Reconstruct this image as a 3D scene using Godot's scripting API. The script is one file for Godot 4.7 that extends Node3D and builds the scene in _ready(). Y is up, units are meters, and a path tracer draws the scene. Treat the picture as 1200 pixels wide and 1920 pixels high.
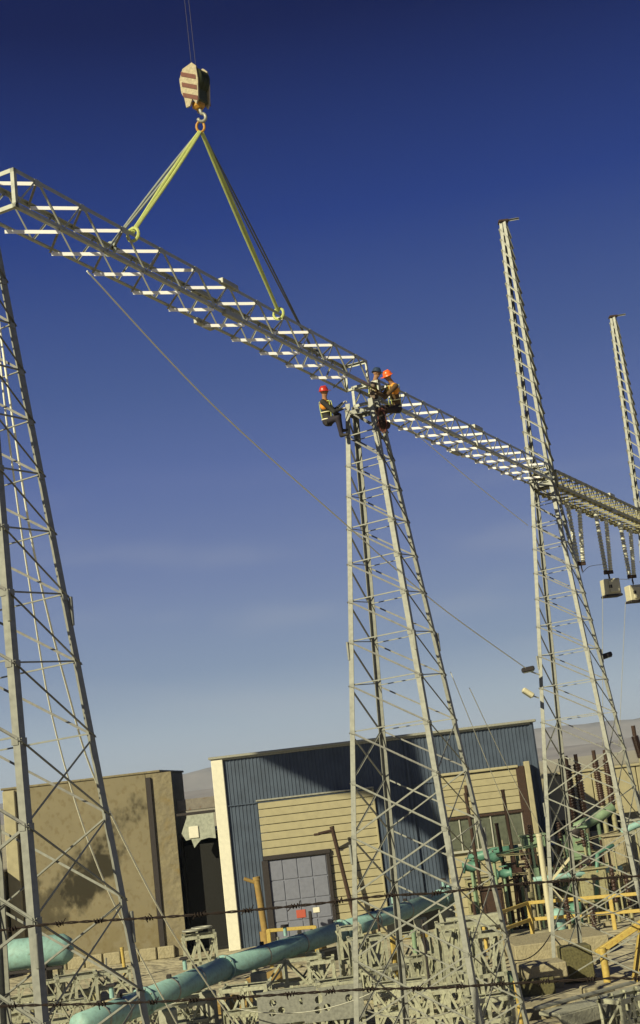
extends Node3D
# A high-voltage yard: lattice towers carry a beam that a crane is setting down, workers on the middle tower, works buildings behind.

const SUN := Vector3(-0.55, 0.48, 0.68)              # direction towards the sun
const ALONG := Vector3(0.4606, 0, -0.8876)          # the line of the towers
const ACROSS := Vector3(0.8876, 0, 0.4606)          # square to it, towards the near right
const TOWER_HEIGHT := 18.2
var M := {}
var unit_box: ArrayMesh
var unit_angle: ArrayMesh
var unit_rod: ArrayMesh
var rng := RandomNumberGenerator.new()


# ---------------------------------------------------------------- helpers
func lin(r: float, g: float, b: float) -> Color:
	return Color(r, g, b).linear_to_srgb()

func tri(st: SurfaceTool, a: Vector3, b: Vector3, c: Vector3, n: Vector3) -> void:
	if (a - c).cross(a - b).dot(n) < 0.0:
		var t := b; b = c; c = t
	st.add_vertex(a); st.add_vertex(b); st.add_vertex(c)

func quad(st: SurfaceTool, a: Vector3, b: Vector3, c: Vector3, d: Vector3, n: Vector3) -> void:
	tri(st, a, b, c, n); tri(st, a, c, d, n)

func start(smooth := false) -> SurfaceTool:
	var st := SurfaceTool.new()
	st.begin(Mesh.PRIMITIVE_TRIANGLES)
	st.set_smooth_group(0 if smooth else -1)
	return st

func done(st: SurfaceTool) -> ArrayMesh:
	st.generate_normals()
	return st.commit()

func chamfer_box(st: SurfaceTool, c: Vector3, size: Vector3, bevel := 0.0, turn := Basis()) -> void:
	var h := size / 2.0
	var b := minf(bevel, minf(h.x, minf(h.y, h.z)) * 0.9)
	var at := func(s: Vector3, k: int) -> Vector3:
		var p := Vector3(h.x - b, h.y - b, h.z - b)
		p[k] = h[k]
		return c + turn * (s * p)
	for k in 3:
		var i := (k + 1) % 3
		var j := (k + 2) % 3
		for sk in [-1.0, 1.0]:
			var q := []
			for e in [[-1.0, -1.0], [1.0, -1.0], [1.0, 1.0], [-1.0, 1.0]]:
				var s := Vector3()
				s[k] = sk; s[i] = e[0]; s[j] = e[1]
				q.append(at.call(s, k))
			var n := Vector3()
			n[k] = sk
			quad(st, q[0], q[1], q[2], q[3], turn * n)
		if b > 0.0:
			for si in [-1.0, 1.0]:
				for sj in [-1.0, 1.0]:
					var s0 := Vector3(); s0[i] = si; s0[j] = sj; s0[k] = -1.0
					var s1 := s0; s1[k] = 1.0
					var n := Vector3(); n[i] = si; n[j] = sj
					quad(st, at.call(s0, i), at.call(s1, i), at.call(s1, j), at.call(s0, j), turn * n)
	if b > 0.0:
		for sx in [-1.0, 1.0]:
			for sy in [-1.0, 1.0]:
				for sz in [-1.0, 1.0]:
					var s := Vector3(sx, sy, sz)
					tri(st, at.call(s, 0), at.call(s, 1), at.call(s, 2), turn * s)

func extrude(st: SurfaceTool, poly: PackedVector2Array, x: Transform3D, depth: float) -> void:
	# a polygon in the x-y plane of the given frame, given thickness along its z
	var ids := Geometry2D.triangulate_polygon(poly)
	for k in range(0, ids.size(), 3):
		for z in [0.0, depth]:
			var p := []
			for m in 3:
				var v := poly[ids[k + m]]
				p.append(x * Vector3(v.x, v.y, z))
			tri(st, p[0], p[1], p[2], x.basis * Vector3(0, 0, 1 if z > 0.0 else -1) * signf(depth))
	var turn := -1.0 if Geometry2D.is_polygon_clockwise(poly) else 1.0
	for k in poly.size():
		var a := poly[k]
		var b := poly[(k + 1) % poly.size()]
		var n := Vector3(b.y - a.y, a.x - b.x, 0) * turn
		quad(st, x * Vector3(a.x, a.y, 0), x * Vector3(b.x, b.y, 0), x * Vector3(b.x, b.y, depth), x * Vector3(a.x, a.y, depth), x.basis * n)

func tube(st: SurfaceTool, pts: PackedVector3Array, radius: float, sides := 6, cap := true, radii := PackedFloat32Array()) -> void:
	var rings := []
	var side := Vector3.RIGHT
	for i in pts.size():
		var d := (pts[mini(i + 1, pts.size() - 1)] - pts[maxi(i - 1, 0)]).normalized()
		if i == 0:
			side = d.cross(Vector3.UP if absf(d.y) < 0.9 else Vector3.RIGHT).normalized()
		else:
			side = (side - d * side.dot(d)).normalized()
		var up := d.cross(side)
		var r := radii[i] if radii.size() else radius
		var ring := PackedVector3Array()
		for k in sides:
			var a := TAU * k / sides
			ring.append(pts[i] + (side * cos(a) + up * sin(a)) * r)
		rings.append(ring)
	for i in pts.size() - 1:
		for k in sides:
			var k2 := (k + 1) % sides
			var mid := (pts[i] + pts[i + 1]) / 2.0
			quad(st, rings[i][k], rings[i][k2], rings[i + 1][k2], rings[i + 1][k], (rings[i][k] + rings[i + 1][k2]) / 2.0 - mid)
	if cap:
		for e in [0, pts.size() - 1]:
			var n: Vector3 = pts[0] - pts[1] if e == 0 else pts[e] - pts[e - 1]
			for k in sides:
				tri(st, pts[e], rings[e][k], rings[e][(k + 1) % sides], n)

func lathe(st: SurfaceTool, x: Transform3D, profile: PackedVector2Array, sides := 12) -> void:
	# profile is (radius, height) pairs, turned about the frame's y axis
	for i in profile.size() - 1:
		var a := profile[i]
		var b := profile[i + 1]
		for k in sides:
			var u := Vector3(cos(TAU * k / sides), 0, sin(TAU * k / sides))
			var w := Vector3(cos(TAU * (k + 1) / sides), 0, sin(TAU * (k + 1) / sides))
			var n := (u + w) / 2.0 * (b.y - a.y) + Vector3.UP * (a.x - b.x)
			var p := [x * (u * a.x + Vector3.UP * a.y), x * (w * a.x + Vector3.UP * a.y), x * (w * b.x + Vector3.UP * b.y), x * (u * b.x + Vector3.UP * b.y)]
			if a.x > 0.0001: tri(st, p[0], p[1], p[2], x.basis * n)
			if b.x > 0.0001: tri(st, p[0], p[2], p[3], x.basis * n)

func inst(parent: Node, called: String, mesh: Mesh, m: Material, x := Transform3D()) -> MeshInstance3D:
	# adds a mesh at a place given in the world
	var o := MeshInstance3D.new()
	o.name = called
	o.mesh = mesh
	o.material_override = m
	parent.add_child(o, true)
	o.transform = (parent as Node3D).global_transform.affine_inverse() * x
	return o

func put(parent: Node, called: String, st: SurfaceTool, m: Material) -> MeshInstance3D:
	# a mesh whose points were given in the world; it is moved to its own middle
	var mesh := done(st)
	var c := mesh.get_aabb().get_center()
	var again := SurfaceTool.new()
	again.begin(Mesh.PRIMITIVE_TRIANGLES)
	again.append_from(mesh, 0, Transform3D(Basis(), -c))
	return inst(parent, called, again.commit(), m, Transform3D(Basis(), c))

func thing(called: String, label: String, category: String, at: Vector3, group := "") -> Node3D:
	var o := Node3D.new()
	o.name = called
	add_child(o, true)
	o.position = at
	return tag(o, label, category, group)

func tag(o: Node3D, label: String, category: String, group := "") -> Node3D:
	o.set_meta("label", label)
	o.set_meta("category", category)
	if group: o.set_meta("group", group)
	return o

func setting(o: Node3D) -> Node3D:
	o.set_meta("kind", "structure")
	return o

func box(parent: Node, called: String, c: Vector3, size: Vector3, m: Material, bevel := 0.0, turn := Basis()) -> MeshInstance3D:
	if bevel <= 0.0:
		return inst(parent, called, unit_box, m, Transform3D(turn * Basis.from_scale(size), c))
	var st := start()
	chamfer_box(st, Vector3.ZERO, size, bevel)
	return inst(parent, called, done(st), m, Transform3D(turn, c))

func angle_bar(parent: Node, called: String, a: Vector3, b: Vector3, w: float, flange_x: Vector3, flange_z: Vector3, m: Material) -> MeshInstance3D:
	# an angle iron whose corner runs from a to b and whose flanges point along flange_x and flange_z
	var y := b - a
	var d := y.normalized()
	var fx := (flange_x - d * flange_x.dot(d)).normalized()
	var fz := (flange_z - d * flange_z.dot(d)).normalized()
	if fx.cross(y).dot(fz) < 0.0:
		var t := fx; fx = fz; fz = t
	return inst(parent, called, unit_angle, m, Transform3D(Basis(fx * w, y, fz * w), a))

func rod(parent: Node, called: String, a: Vector3, b: Vector3, r: float, m: Material) -> MeshInstance3D:
	var d := (b - a).normalized()
	var side := d.cross(Vector3.UP if absf(d.y) < 0.9 else Vector3.RIGHT).normalized()
	return inst(parent, called, unit_rod, m, Transform3D(Basis(side * r, b - a, side.cross(d).normalized() * r), a))

func ropes(called: String, label: String, category: String, pts: Array, r: float, m: Material, group := "", sag := 0.0) -> Node3D:
	var p := PackedVector3Array()
	if pts.size() == 2:
		for i in 25:
			var t := i / 24.0
			p.append(pts[0].lerp(pts[1], t) + Vector3.DOWN * sag * 4.0 * t * (1.0 - t))
	else:
		var c := Curve3D.new()
		for i in pts.size():
			var d: Vector3 = (pts[mini(i + 1, pts.size() - 1)] - pts[maxi(i - 1, 0)]) / 6.0
			c.add_point(pts[i], -d, d)
		for i in 41:
			p.append(c.samplef(i / 40.0 * (pts.size() - 1)))
	var st := start(true)
	tube(st, p, r, 6)
	return tag(put(self, called, st, m), label, category, group)


# ---------------------------------------------------------------- materials
func noise_texture(n: int, frequency: float, ramp: Array, octaves := 4, size := 256, warp := 0.0) -> ImageTexture:
	var f := FastNoiseLite.new()
	f.seed = n
	f.frequency = frequency
	f.fractal_octaves = octaves
	f.noise_type = FastNoiseLite.TYPE_SIMPLEX_SMOOTH
	if warp > 0.0:
		f.domain_warp_enabled = true
		f.domain_warp_amplitude = warp
	var im := f.get_seamless_image(size, size)
	im.convert(Image.FORMAT_RGB8)
	for y in size:
		for x in size:
			var t := im.get_pixel(x, y).r * (ramp.size() - 1)
			var k := mini(int(t), ramp.size() - 2)
			im.set_pixel(x, y, (ramp[k] as Color).lerp(ramp[k + 1], t - k))
	return ImageTexture.create_from_image(im)

func bump_texture(n: int, frequency: float, strength: float) -> ImageTexture:
	var f := FastNoiseLite.new()
	f.seed = n
	f.frequency = frequency
	f.fractal_octaves = 4
	var im := f.get_seamless_image(256, 256)
	im.convert(Image.FORMAT_RGBA8)
	im.bump_map_to_normal_map(strength)
	return ImageTexture.create_from_image(im)

func mottled(base: Color, spread: float, metres: float, rough := 0.8, metal := 0.0, n := 1, stain := Color(-1, 0, 0), bump := 0.0) -> StandardMaterial3D:
	# a colour with patches and grain; metres is how much of the surface one tile of it covers
	var m := StandardMaterial3D.new()
	var dark := Color(base.r * (1 - spread), base.g * (1 - spread), base.b * (1 - spread))
	var light := Color(minf(base.r * (1 + spread * 0.7), 1), minf(base.g * (1 + spread * 0.7), 1), minf(base.b * (1 + spread * 0.6), 1))
	var r := [dark, dark.lerp(base, 0.5), base, base.lerp(light, 0.6), light]
	if stain.r >= 0.0:
		r = [stain, stain.lerp(base, 0.6), base, base, light, base, dark]
	for k in r.size(): r[k] = (r[k] as Color).linear_to_srgb()
	m.albedo_texture = noise_texture(n, 0.02, r, 6)
	m.uv1_triplanar = true
	m.uv1_world_triplanar = true
	m.uv1_scale = Vector3.ONE / metres
	m.roughness = rough
	m.metallic = metal
	if bump > 0.0:
		m.normal_enabled = true
		m.normal_texture = bump_texture(n + 50, 0.05, bump)
	return m

func plain(r: float, g: float, b: float, rough := 0.7, metal := 0.0) -> StandardMaterial3D:
	var m := StandardMaterial3D.new()
	m.albedo_color = lin(r, g, b)
	m.roughness = rough
	m.metallic = metal
	return m

func make_materials() -> void:
	M.steel = mottled(Color(0.225, 0.23, 0.21), 0.30, 0.9, 0.55, 0.25, 3)
	M.shaded_steel = mottled(Color(0.17, 0.17, 0.165), 0.35, 0.8, 0.6, 0.2, 42)  # steel with the shade of the falling braces put into its colour
	M.old_steel = mottled(Color(0.289, 0.272, 0.162), 0.35, 0.8, 0.6, 0.2, 4, Color(0.16, 0.10, 0.05))
	M.sunlit_zinc = mottled(Color(0.95, 0.94, 0.96), 0.04, 0.7, 0.42, 0.0, 5)  # galvanised struts with the sun glare put into their colour
	M.beam_steel = mottled(Color(0.34, 0.35, 0.31), 0.25, 0.9, 0.5, 0.15, 43)
	M.pale_steel = mottled(Color(0.34, 0.345, 0.265), 0.35, 0.9, 0.6, 0.1, 44, Color(0.22, 0.19, 0.13))
	M.dull_zinc = mottled(Color(0.306, 0.306, 0.264), 0.25, 0.7, 0.5, 0.3, 6)
	M.rust = mottled(Color(0.042, 0.022, 0.015), 0.5, 0.5, 0.9, 0.0, 7)
	M.wire = mottled(Color(0.02, 0.012, 0.010), 0.5, 0.05, 0.85, 0.3, 8)
	M.blue_wall = mottled(Color(0.052, 0.072, 0.112), 0.22, 5.0, 0.55, 0.0, 9)
	M.white_paint = mottled(Color(0.646, 0.620, 0.510), 0.08, 2.0, 0.6, 0.0, 10)
	M.siding = mottled(Color(0.335, 0.30, 0.185), 0.10, 3.0, 0.65, 0.0, 11)
	M.render = mottled(Color(0.18, 0.155, 0.10), 0.22, 7.0, 0.9, 0.0, 12, Color(0.18, 0.13, 0.05), 2.0)
	M.pale_render = mottled(Color(0.340, 0.306, 0.196), 0.15, 3.0, 0.9, 0.0, 13)
	M.ochre_render = mottled(Color(0.255, 0.170, 0.055), 0.30, 3.5, 0.9, 0.0, 14, Color(0.30, 0.15, 0.03))
	M.dark_trim = mottled(Color(0.019, 0.014, 0.015), 0.3, 1.0, 0.7, 0.0, 15)
	M.black = mottled(Color(0.007, 0.007, 0.007), 0.3, 1.0, 0.9, 0.0, 16)
	M.door = mottled(Color(0.155, 0.165, 0.22), 0.12, 1.5, 0.6, 0.0, 17)
	M.glass = mottled(Color(0.10, 0.11, 0.085), 0.25, 2.0, 0.15, 0.0, 18)
	M.frame = plain(0.42, 0.42, 0.36, 0.5, 0.2)
	M.red_sign = plain(0.40, 0.08, 0.05, 0.5)
	M.turquoise = mottled(Color(0.23, 0.39, 0.37), 0.25, 1.6, 0.6, 0.0, 19, Color(0.15, 0.16, 0.10))
	M.green_pipe = mottled(Color(0.085, 0.21, 0.16), 0.3, 0.8, 0.5, 0.0, 20)
	M.pale_green = mottled(Color(0.187, 0.272, 0.170), 0.2, 1.0, 0.6, 0.0, 21)
	M.yellow = mottled(Color(0.425, 0.315, 0.085), 0.2, 0.8, 0.55, 0.0, 22, Color(0.34, 0.18, 0.04))
	M.concrete = mottled(Color(0.289, 0.255, 0.170), 0.25, 1.8, 0.95, 0.0, 23, Color(0.22, 0.19, 0.11), 2.5)
	M.grey_concrete = mottled(Color(0.281, 0.281, 0.230), 0.22, 1.5, 0.95, 0.0, 24, Color(0.2, 0.2, 0.15), 2.0)
	M.soil = mottled(Color(0.36, 0.325, 0.235), 0.30, 14.0, 1.0, 0.0, 25, Color(0.28, 0.23, 0.14), 3.0)
	M.hill = mottled(Color(0.25, 0.225, 0.225), 0.25, 500.0, 1.0, 0.0, 26)
	M.porcelain = mottled(Color(0.045, 0.024, 0.018), 0.35, 0.6, 0.35, 0.0, 27)
	M.glass_disc = mottled(Color(0.50, 0.50, 0.42), 0.2, 0.3, 0.3, 0.0, 28)
	M.cream = mottled(Color(0.493, 0.459, 0.323), 0.10, 0.6, 0.6, 0.0, 29)
	M.lime_web = mottled(Color(0.459, 0.510, 0.170), 0.2, 0.5, 0.8, 0.0, 30)
	M.grey_web = mottled(Color(0.289, 0.315, 0.281), 0.2, 0.5, 0.8, 0.0, 31)
	M.dark_web = mottled(Color(0.111, 0.119, 0.128), 0.2, 0.5, 0.8, 0.0, 32)
	M.rope = mottled(Color(0.86, 0.86, 0.74), 0.12, 0.4, 0.9, 0.0, 33)
	M.hook_cream = mottled(Color(0.357, 0.306, 0.204), 0.45, 0.4, 0.6, 0.0, 34)
	M.hook_red = mottled(Color(0.119, 0.034, 0.019), 0.5, 0.4, 0.6, 0.0, 35)
	M.hook_green = mottled(Color(0.038, 0.047, 0.021), 0.3, 0.4, 0.6, 0.0, 36)
	M.hook_amber = mottled(Color(0.425, 0.212, 0.025), 0.3, 0.3, 0.5, 0.0, 37)
	M.cable = plain(0.06, 0.06, 0.07, 0.6, 0.4)
	M.paint = StandardMaterial3D.new()
	M.paint.vertex_color_use_as_albedo = true
	M.paint.roughness = 0.85
	M.orange_helmet = plain(0.80, 0.13, 0.02, 0.35)
	M.red_helmet = plain(0.42, 0.03, 0.02, 0.35)
	M.navy_helmet = plain(0.03, 0.05, 0.09, 0.35)
	M.orange_vest = plain(0.80, 0.30, 0.03, 0.8)
	M.lime_vest = plain(0.55, 0.72, 0.12, 0.8)
	M.reflective = plain(0.75, 0.72, 0.45, 0.4)
	M.tarp = mottled(Color(0.306, 0.323, 0.272), 0.25, 1.2, 0.8, 0.0, 38)
	M.roof_sheet = mottled(Color(0.162, 0.145, 0.128), 0.3, 2.0, 0.7, 0.0, 39, Color(0.12, 0.07, 0.04))
	M.pit_shade = mottled(Color(0.102, 0.093, 0.043), 0.5, 0.6, 1.0, 0.0, 40)  # dark green with the shade of the block fronts put in

func make_units() -> void:
	var st := start()
	chamfer_box(st, Vector3.ZERO, Vector3.ONE)
	unit_box = done(st)
	st = start()
	var l := PackedVector2Array([Vector2(0, 0), Vector2(1, 0), Vector2(1, 0.13), Vector2(0.13, 0.13), Vector2(0.13, 1), Vector2(0, 1)])
	extrude(st, l, Transform3D(Basis(Vector3(1, 0, 0), Vector3(0, 0, 1), Vector3(0, 1, 0)), Vector3.ZERO), 1.0)
	unit_angle = done(st)
	st = start(true)
	lathe(st, Transform3D(), PackedVector2Array([Vector2(1, 0), Vector2(1, 1)]), 10)
	st.set_smooth_group(-1)
	lathe(st, Transform3D(), PackedVector2Array([Vector2(0, 0), Vector2(1, 0)]), 10)
	lathe(st, Transform3D(), PackedVector2Array([Vector2(1, 1), Vector2(0, 1)]), 10)
	unit_rod = done(st)


# ---------------------------------------------------------------- sky
func sky_image() -> ImageTexture:
	var w := 1024
	var h := 512
	var im := Image.create(w, h, false, Image.FORMAT_RGBF)
	# radiance at heights in degrees above the horizon
	var stops := [[0.0, Color(0.4000, 0.4320, 0.4560)], [2.7, Color(0.3000, 0.3600, 0.4180)], [5.1, Color(0.1934, 0.2541, 0.3590)], [8.9, Color(0.1377, 0.1852, 0.3279)], [13.5, Color(0.0828, 0.1230, 0.2869)], [17.3, Color(0.0516, 0.0869, 0.2311)], [24.0, Color(0.0172, 0.0393, 0.1746)], [32.0, Color(0.0057, 0.0115, 0.0656)], [45.0, Color(0.0041, 0.0082, 0.0492)], [90.0, Color(0.0033, 0.0066, 0.0410)]]
	var f := FastNoiseLite.new()
	f.seed = 11
	f.frequency = 1.6
	f.fractal_octaves = 5
	for y in h:
		var el := 90.0 - (y + 0.5) * 180.0 / h
		var c: Color = stops[0][1]
		for k in stops.size() - 1:
			if el >= stops[k][0]:
				var t := clampf((el - stops[k][0]) / (stops[k + 1][0] - stops[k][0]), 0, 1)
				c = (stops[k][1] as Color).lerp(stops[k + 1][1], t)
		if el < 0.0:
			c = Color(0.17, 0.14, 0.10)
		for x in w:
			var p := c
			if el > 0.5 and el < 16.0:
				var az := TAU * x / w
				var n := f.get_noise_3d(cos(az) * 2.2, el * 0.30 + sin(az * 3.0) * 0.25, sin(az) * 2.2)
				var veil := smoothstep(0.0, 0.55, n) * smoothstep(0.5, 4.0, el) * (1.0 - smoothstep(8.0, 15.0, el)) * 0.18
				p = p.lerp(Color(0.36, 0.38, 0.41), veil)
			im.set_pixel(x, y, p)
	return ImageTexture.create_from_image(im)


func _ready() -> void:
	rng.seed = 7
	# camera, sky, sun
	var cam := Camera3D.new()
	cam.name = "camera"
	cam.position = Vector3(0, 8, 0)
	cam.rotation = Vector3(0.198, 0, -0.1177)
	cam.fov = 42.26
	cam.near = 0.1
	cam.far = 9000
	add_child(cam)
	cam.current = true
	var env := Environment.new()
	env.background_mode = Environment.BG_SKY
	env.sky = Sky.new()
	var air := PanoramaSkyMaterial.new()
	air.panorama = sky_image()
	env.sky.sky_material = air
	env.tonemap_mode = Environment.TONE_MAPPER_LINEAR
	env.tonemap_exposure = 1.22
	env.sdfgi_enabled = true
	env.ssao_enabled = true
	env.ssil_enabled = true
	env.fog_enabled = true
	env.fog_density = 0.00013
	env.fog_light_color = Color(0.60, 0.66, 0.74)
	var we := WorldEnvironment.new()
	we.name = "air"
	we.environment = env
	add_child(we)
	var sun := DirectionalLight3D.new()
	sun.name = "sun"
	sun.light_energy = 1.6
	sun.light_color = Color(1.0, 0.96, 0.80)
	sun.light_angular_distance = 0.5
	sun.shadow_enabled = true
	add_child(sun)
	sun.look_at_from_position(SUN * 100.0, Vector3.ZERO)

	make_materials()
	make_units()
	build_land()
	build_buildings()
	build_towers()
	build_beams()
	build_lifting()
	build_tower_fittings()
	build_yard()
	build_workers()
	build_fence()


# ---------------------------------------------------------------- the land
func ground_height(x: float, z: float) -> float:
	# a bank under the viewer falls to the level yard
	var t := clampf((-z - 3.0) / 25.0, 0.0, 1.0)
	return 6.5 * (1.0 - t * t * (3.0 - 2.0 * t)) if z > -28.0 else 0.0

func build_land() -> void:
	var st := start(true)
	var n := FastNoiseLite.new()
	n.seed = 5
	n.frequency = 0.12
	var xs := [-4500.0, -1500.0, -500.0, -200.0, -90.0]
	var x := -60.0
	while x <= 60.0: xs.append(x); x += 1.5
	xs.append_array([90.0, 200.0, 500.0, 1500.0, 4500.0])
	var zs := [4500.0, 1000.0, 200.0, 60.0]
	var z := 12.0
	while z >= -96.0: zs.append(z); z -= 1.5
	zs.append_array([-130.0, -200.0, -400.0, -1200.0, -4500.0])
	var at := func(i: int, j: int) -> Vector3:
		var px: float = xs[i]
		var pz: float = zs[j]
		var y := ground_height(px, pz)
		if absf(px) < 61.0 and pz > -100.0 and pz < 20.0: y += n.get_noise_2d(px, pz) * 0.16
		return Vector3(px, y, pz)
	for i in xs.size() - 1:
		for j in zs.size() - 1:
			quad(st, at.call(i, j), at.call(i + 1, j), at.call(i + 1, j + 1), at.call(i, j + 1), Vector3.UP)
	setting(inst(self, "ground", done(st), M.soil))
	# two rings of far hills
	for ring in 2:
		var h := FastNoiseLite.new()
		h.seed = 31 + ring
		h.frequency = 1.3
		h.fractal_octaves = 5
		var r: float = [1500.0, 3300.0][ring]
		var hs := start(true)
		var p := func(k: int, m: int) -> Vector3:
			var a := TAU * k / 360.0
			var d := Vector3(sin(a), 0, -cos(a))
			var top: float = maxf(2.0, [15.0, 58.0][ring] * (1.0 + 0.75 * h.get_noise_2d(d.x * 3.0, d.z * 3.0) + [0.35, 0.25][ring] * d.x))
			var s: float = [0.0, 0.35, 0.75, 1.0, 0.0][m]
			var wob := 1.0 + 0.25 * h.get_noise_3d(d.x * 14.0, m * 2.0, d.z * 14.0)
			return d * (r + [0, 90, 170, 260, 520][m]) + Vector3.UP * (top * s * wob - 0.5)
		for k in 360:
			for m in 4:
				quad(hs, p.call(k, m), p.call(k + 1, m), p.call(k + 1, m + 1), p.call(k, m + 1), Vector3.UP)
		setting(inst(self, ["low_hills", "far_hills"][ring], done(hs), M.hill))


# ---------------------------------------------------------------- buildings
func corrugated(height: float) -> ArrayMesh:
	# one metre of ribbed sheet, its foot at the origin, facing +z
	var st := start()
	var prof := []
	for k in 5:
		var x := k * 0.2
		for q in [[0.0, 0.0], [0.09, 0.0], [0.115, 0.035], [0.175, 0.035]]:
			prof.append(Vector2(x + q[0], q[1]))
	prof.append(Vector2(1.0, 0.0))
	var poly := PackedVector2Array()
	for p in prof: poly.append(p)
	poly.append(Vector2(1.0, -0.02)); poly.append(Vector2(0.0, -0.02))
	extrude(st, poly, Transform3D(Basis(Vector3(1, 0, 0), Vector3(0, 0, 1), Vector3(0, 1, 0)), Vector3.ZERO), height)
	return done(st)

func build_buildings() -> void:
	# the blue-grey works hall
	var z := -70.7
	var hall := thing("warehouse", "blue grey ribbed metal warehouse with a beige panelled bay and wide door", "building", Vector3(1.3, 0, -78))
	box(hall, "wall", Vector3(1.35, 4.85, -78.35), Vector3(16.7, 9.6, 15.0), M.blue_wall)
	box(hall, "roof", Vector3(1.3, 9.73, -78.25), Vector3(17.3, 0.14, 15.6), M.dull_zinc, 0.03)
	var full := corrugated(9.62)
	var short := corrugated(2.42)
	for k in 17:
		var x := -6.58 + k * 0.965
		if x < -5.5 or x > 0.6:
			inst(hall, "wall_panel", full, M.blue_wall, Transform3D(Basis.from_scale(Vector3(0.96, 1, 1)), Vector3(x, 0.02, z - 0.05)))
		else:
			inst(hall, "wall_panel", short, M.blue_wall, Transform3D(Basis.from_scale(Vector3(0.96, 1, 1)), Vector3(x, 7.22, z - 0.05)))
	box(hall, "corner_pilaster", Vector3(-6.92, 4.82, z - 0.1), Vector3(0.62, 9.66, 0.5), M.white_paint, 0.03)
	box(hall, "lap_strip", Vector3(0.9, 7.2, z + 0.0), Vector3(17.0 - 1.4, 0.05, 0.1), M.blue_wall, 0.01)
	box(hall, "downpipe", Vector3(3.0, 4.8, z + 0.08), Vector3(0.11, 9.5, 0.11), M.blue_wall, 0.03)
	box(hall, "bay_flashing", Vector3(-2.0, 7.3, z + 0.06), Vector3(6.2, 0.09, 0.12), M.dull_zinc, 0.02)
	box(hall, "bay_corner", Vector3(1.03, 3.62, z + 0.04), Vector3(0.1, 7.24, 0.14), M.siding, 0.02)
	box(hall, "corner_trim", Vector3(9.68, 4.82, z - 0.06), Vector3(0.14, 9.64, 0.2), M.blue_wall, 0.02)
	for k in 18:
		box(hall, "siding_board", Vector3(-2.0, 0.2 + k * 0.402, z - 0.05 + (0.012 if k % 2 else 0.0)), Vector3(6.02, 0.375, 0.12), M.siding, 0.025)
	var door := box(hall, "door", Vector3(-3.3, 2.1, z + 0.03), Vector3(3.05, 4.2, 0.08), M.door)
	for i in 4:
		for j in 4:
			box(door, "door_panel", Vector3(-4.44 + i * 0.757, 0.6 + j * 1.03, z + 0.085), Vector3(0.715, 0.98, 0.05), M.door, 0.03)
	box(door, "sign", Vector3(-3.38, 1.42, z + 0.13), Vector3(0.48, 0.40, 0.03), M.red_sign, 0.01)
	box(door, "notice", Vector3(-2.58, 1.52, z + 0.13), Vector3(0.34, 0.26, 0.03), M.white_paint, 0.01)
	box(door, "handle", Vector3(-2.93, 0.95, z + 0.14), Vector3(0.14, 1.1, 0.06), M.dark_trim, 0.02)
	box(hall, "door_lintel", Vector3(-3.28, 4.36, z + 0.1), Vector3(3.5, 0.22, 0.26), M.dark_trim, 0.02)
	for x in [-4.95, -1.68]:
		box(hall, "door_jamb", Vector3(x, 2.12, z + 0.1), Vector3(0.2 if x > -3.0 else 0.34, 4.24, 0.26), M.dark_trim, 0.02)
	box(hall, "gutter_rail", Vector3(1.3, 9.62, z + 0.05), Vector3(16.7, 0.1, 0.12), M.dull_zinc, 0.02)
	# the site office built against it
	var cab := thing("site_office", "beige boarded office bay with a band of windows on the warehouse front", "building", Vector3(6.5, 0, -69.8))
	box(cab, "wall", Vector3(6.45, 3.6, -70.55), Vector3(4.1, 7.2, 0.7), M.siding)
	for k in 6:
		box(cab, "siding_board", Vector3(6.45, 5.5 + k * 0.345, -70.16), Vector3(4.16, 0.325, 0.08), M.siding, 0.02)
	for k in 6:
		box(cab, "siding_board", Vector3(6.45, 0.55 + k * 0.5, -70.16), Vector3(4.16, 0.475, 0.08), M.pale_render, 0.02)
	box(cab, "roof", Vector3(6.45, 7.5, -70.45), Vector3(4.36, 0.14, 0.95), M.pale_render, 0.03)
	for k in 5:
		var wnd := box(cab, "window", Vector3(4.86 + k * 0.81, 4.38, -70.17), Vector3(0.72, 1.45, 0.05), M.glass)
		box(wnd, "frame", Vector3(4.86 + k * 0.81 + 0.38, 4.38, -70.13), Vector3(0.07, 1.6, 0.1), M.frame, 0.01)
		box(wnd, "pane", Vector3(4.86 + k * 0.81, 4.38, -70.13), Vector3(0.62, 1.3, 0.02), M.glass)
	box(cab, "sill", Vector3(6.45, 3.55, -70.10), Vector3(4.3, 0.12, 0.24), M.frame, 0.02)
	box(cab, "header", Vector3(6.45, 5.24, -70.10), Vector3(4.24, 0.12, 0.16), M.rust, 0.02)
	box(cab, "wall_lamp", Vector3(5.8, 6.6, -70.02), Vector3(0.16, 0.5, 0.2), M.rust, 0.03)
	box(cab, "shutter", Vector3(8.72, 5.0, -70.25), Vector3(0.45, 5.0, 0.4), M.rust, 0.03)
	box(cab, "corner_post", Vector3(9.1, 5.1, -70.20), Vector3(0.28, 5.2, 0.5), M.pale_render, 0.03)
	# the old rendered block on the left
	var old := thing("rendered_building", "tan rendered building with a dark slot and a dark patch on its wall", "building", Vector3(-14, 0, -75))
	box(old, "wall", Vector3(-14.2, 4.7, -76.0), Vector3(8.28, 9.36, 9.96), M.render, 0.05)
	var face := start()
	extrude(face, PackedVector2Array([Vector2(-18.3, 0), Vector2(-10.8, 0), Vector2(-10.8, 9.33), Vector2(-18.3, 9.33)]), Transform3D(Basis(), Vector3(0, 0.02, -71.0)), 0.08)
	var sx := put(old, "dark_patch_render", face, dark_patch_material())
	sx.set_meta("label", "tan wall face with a black patch")
	box(old, "end_pier", Vector3(-10.09, 4.68, -70.97), Vector3(1.36, 9.3, 0.1), M.render, 0.01)
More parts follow.
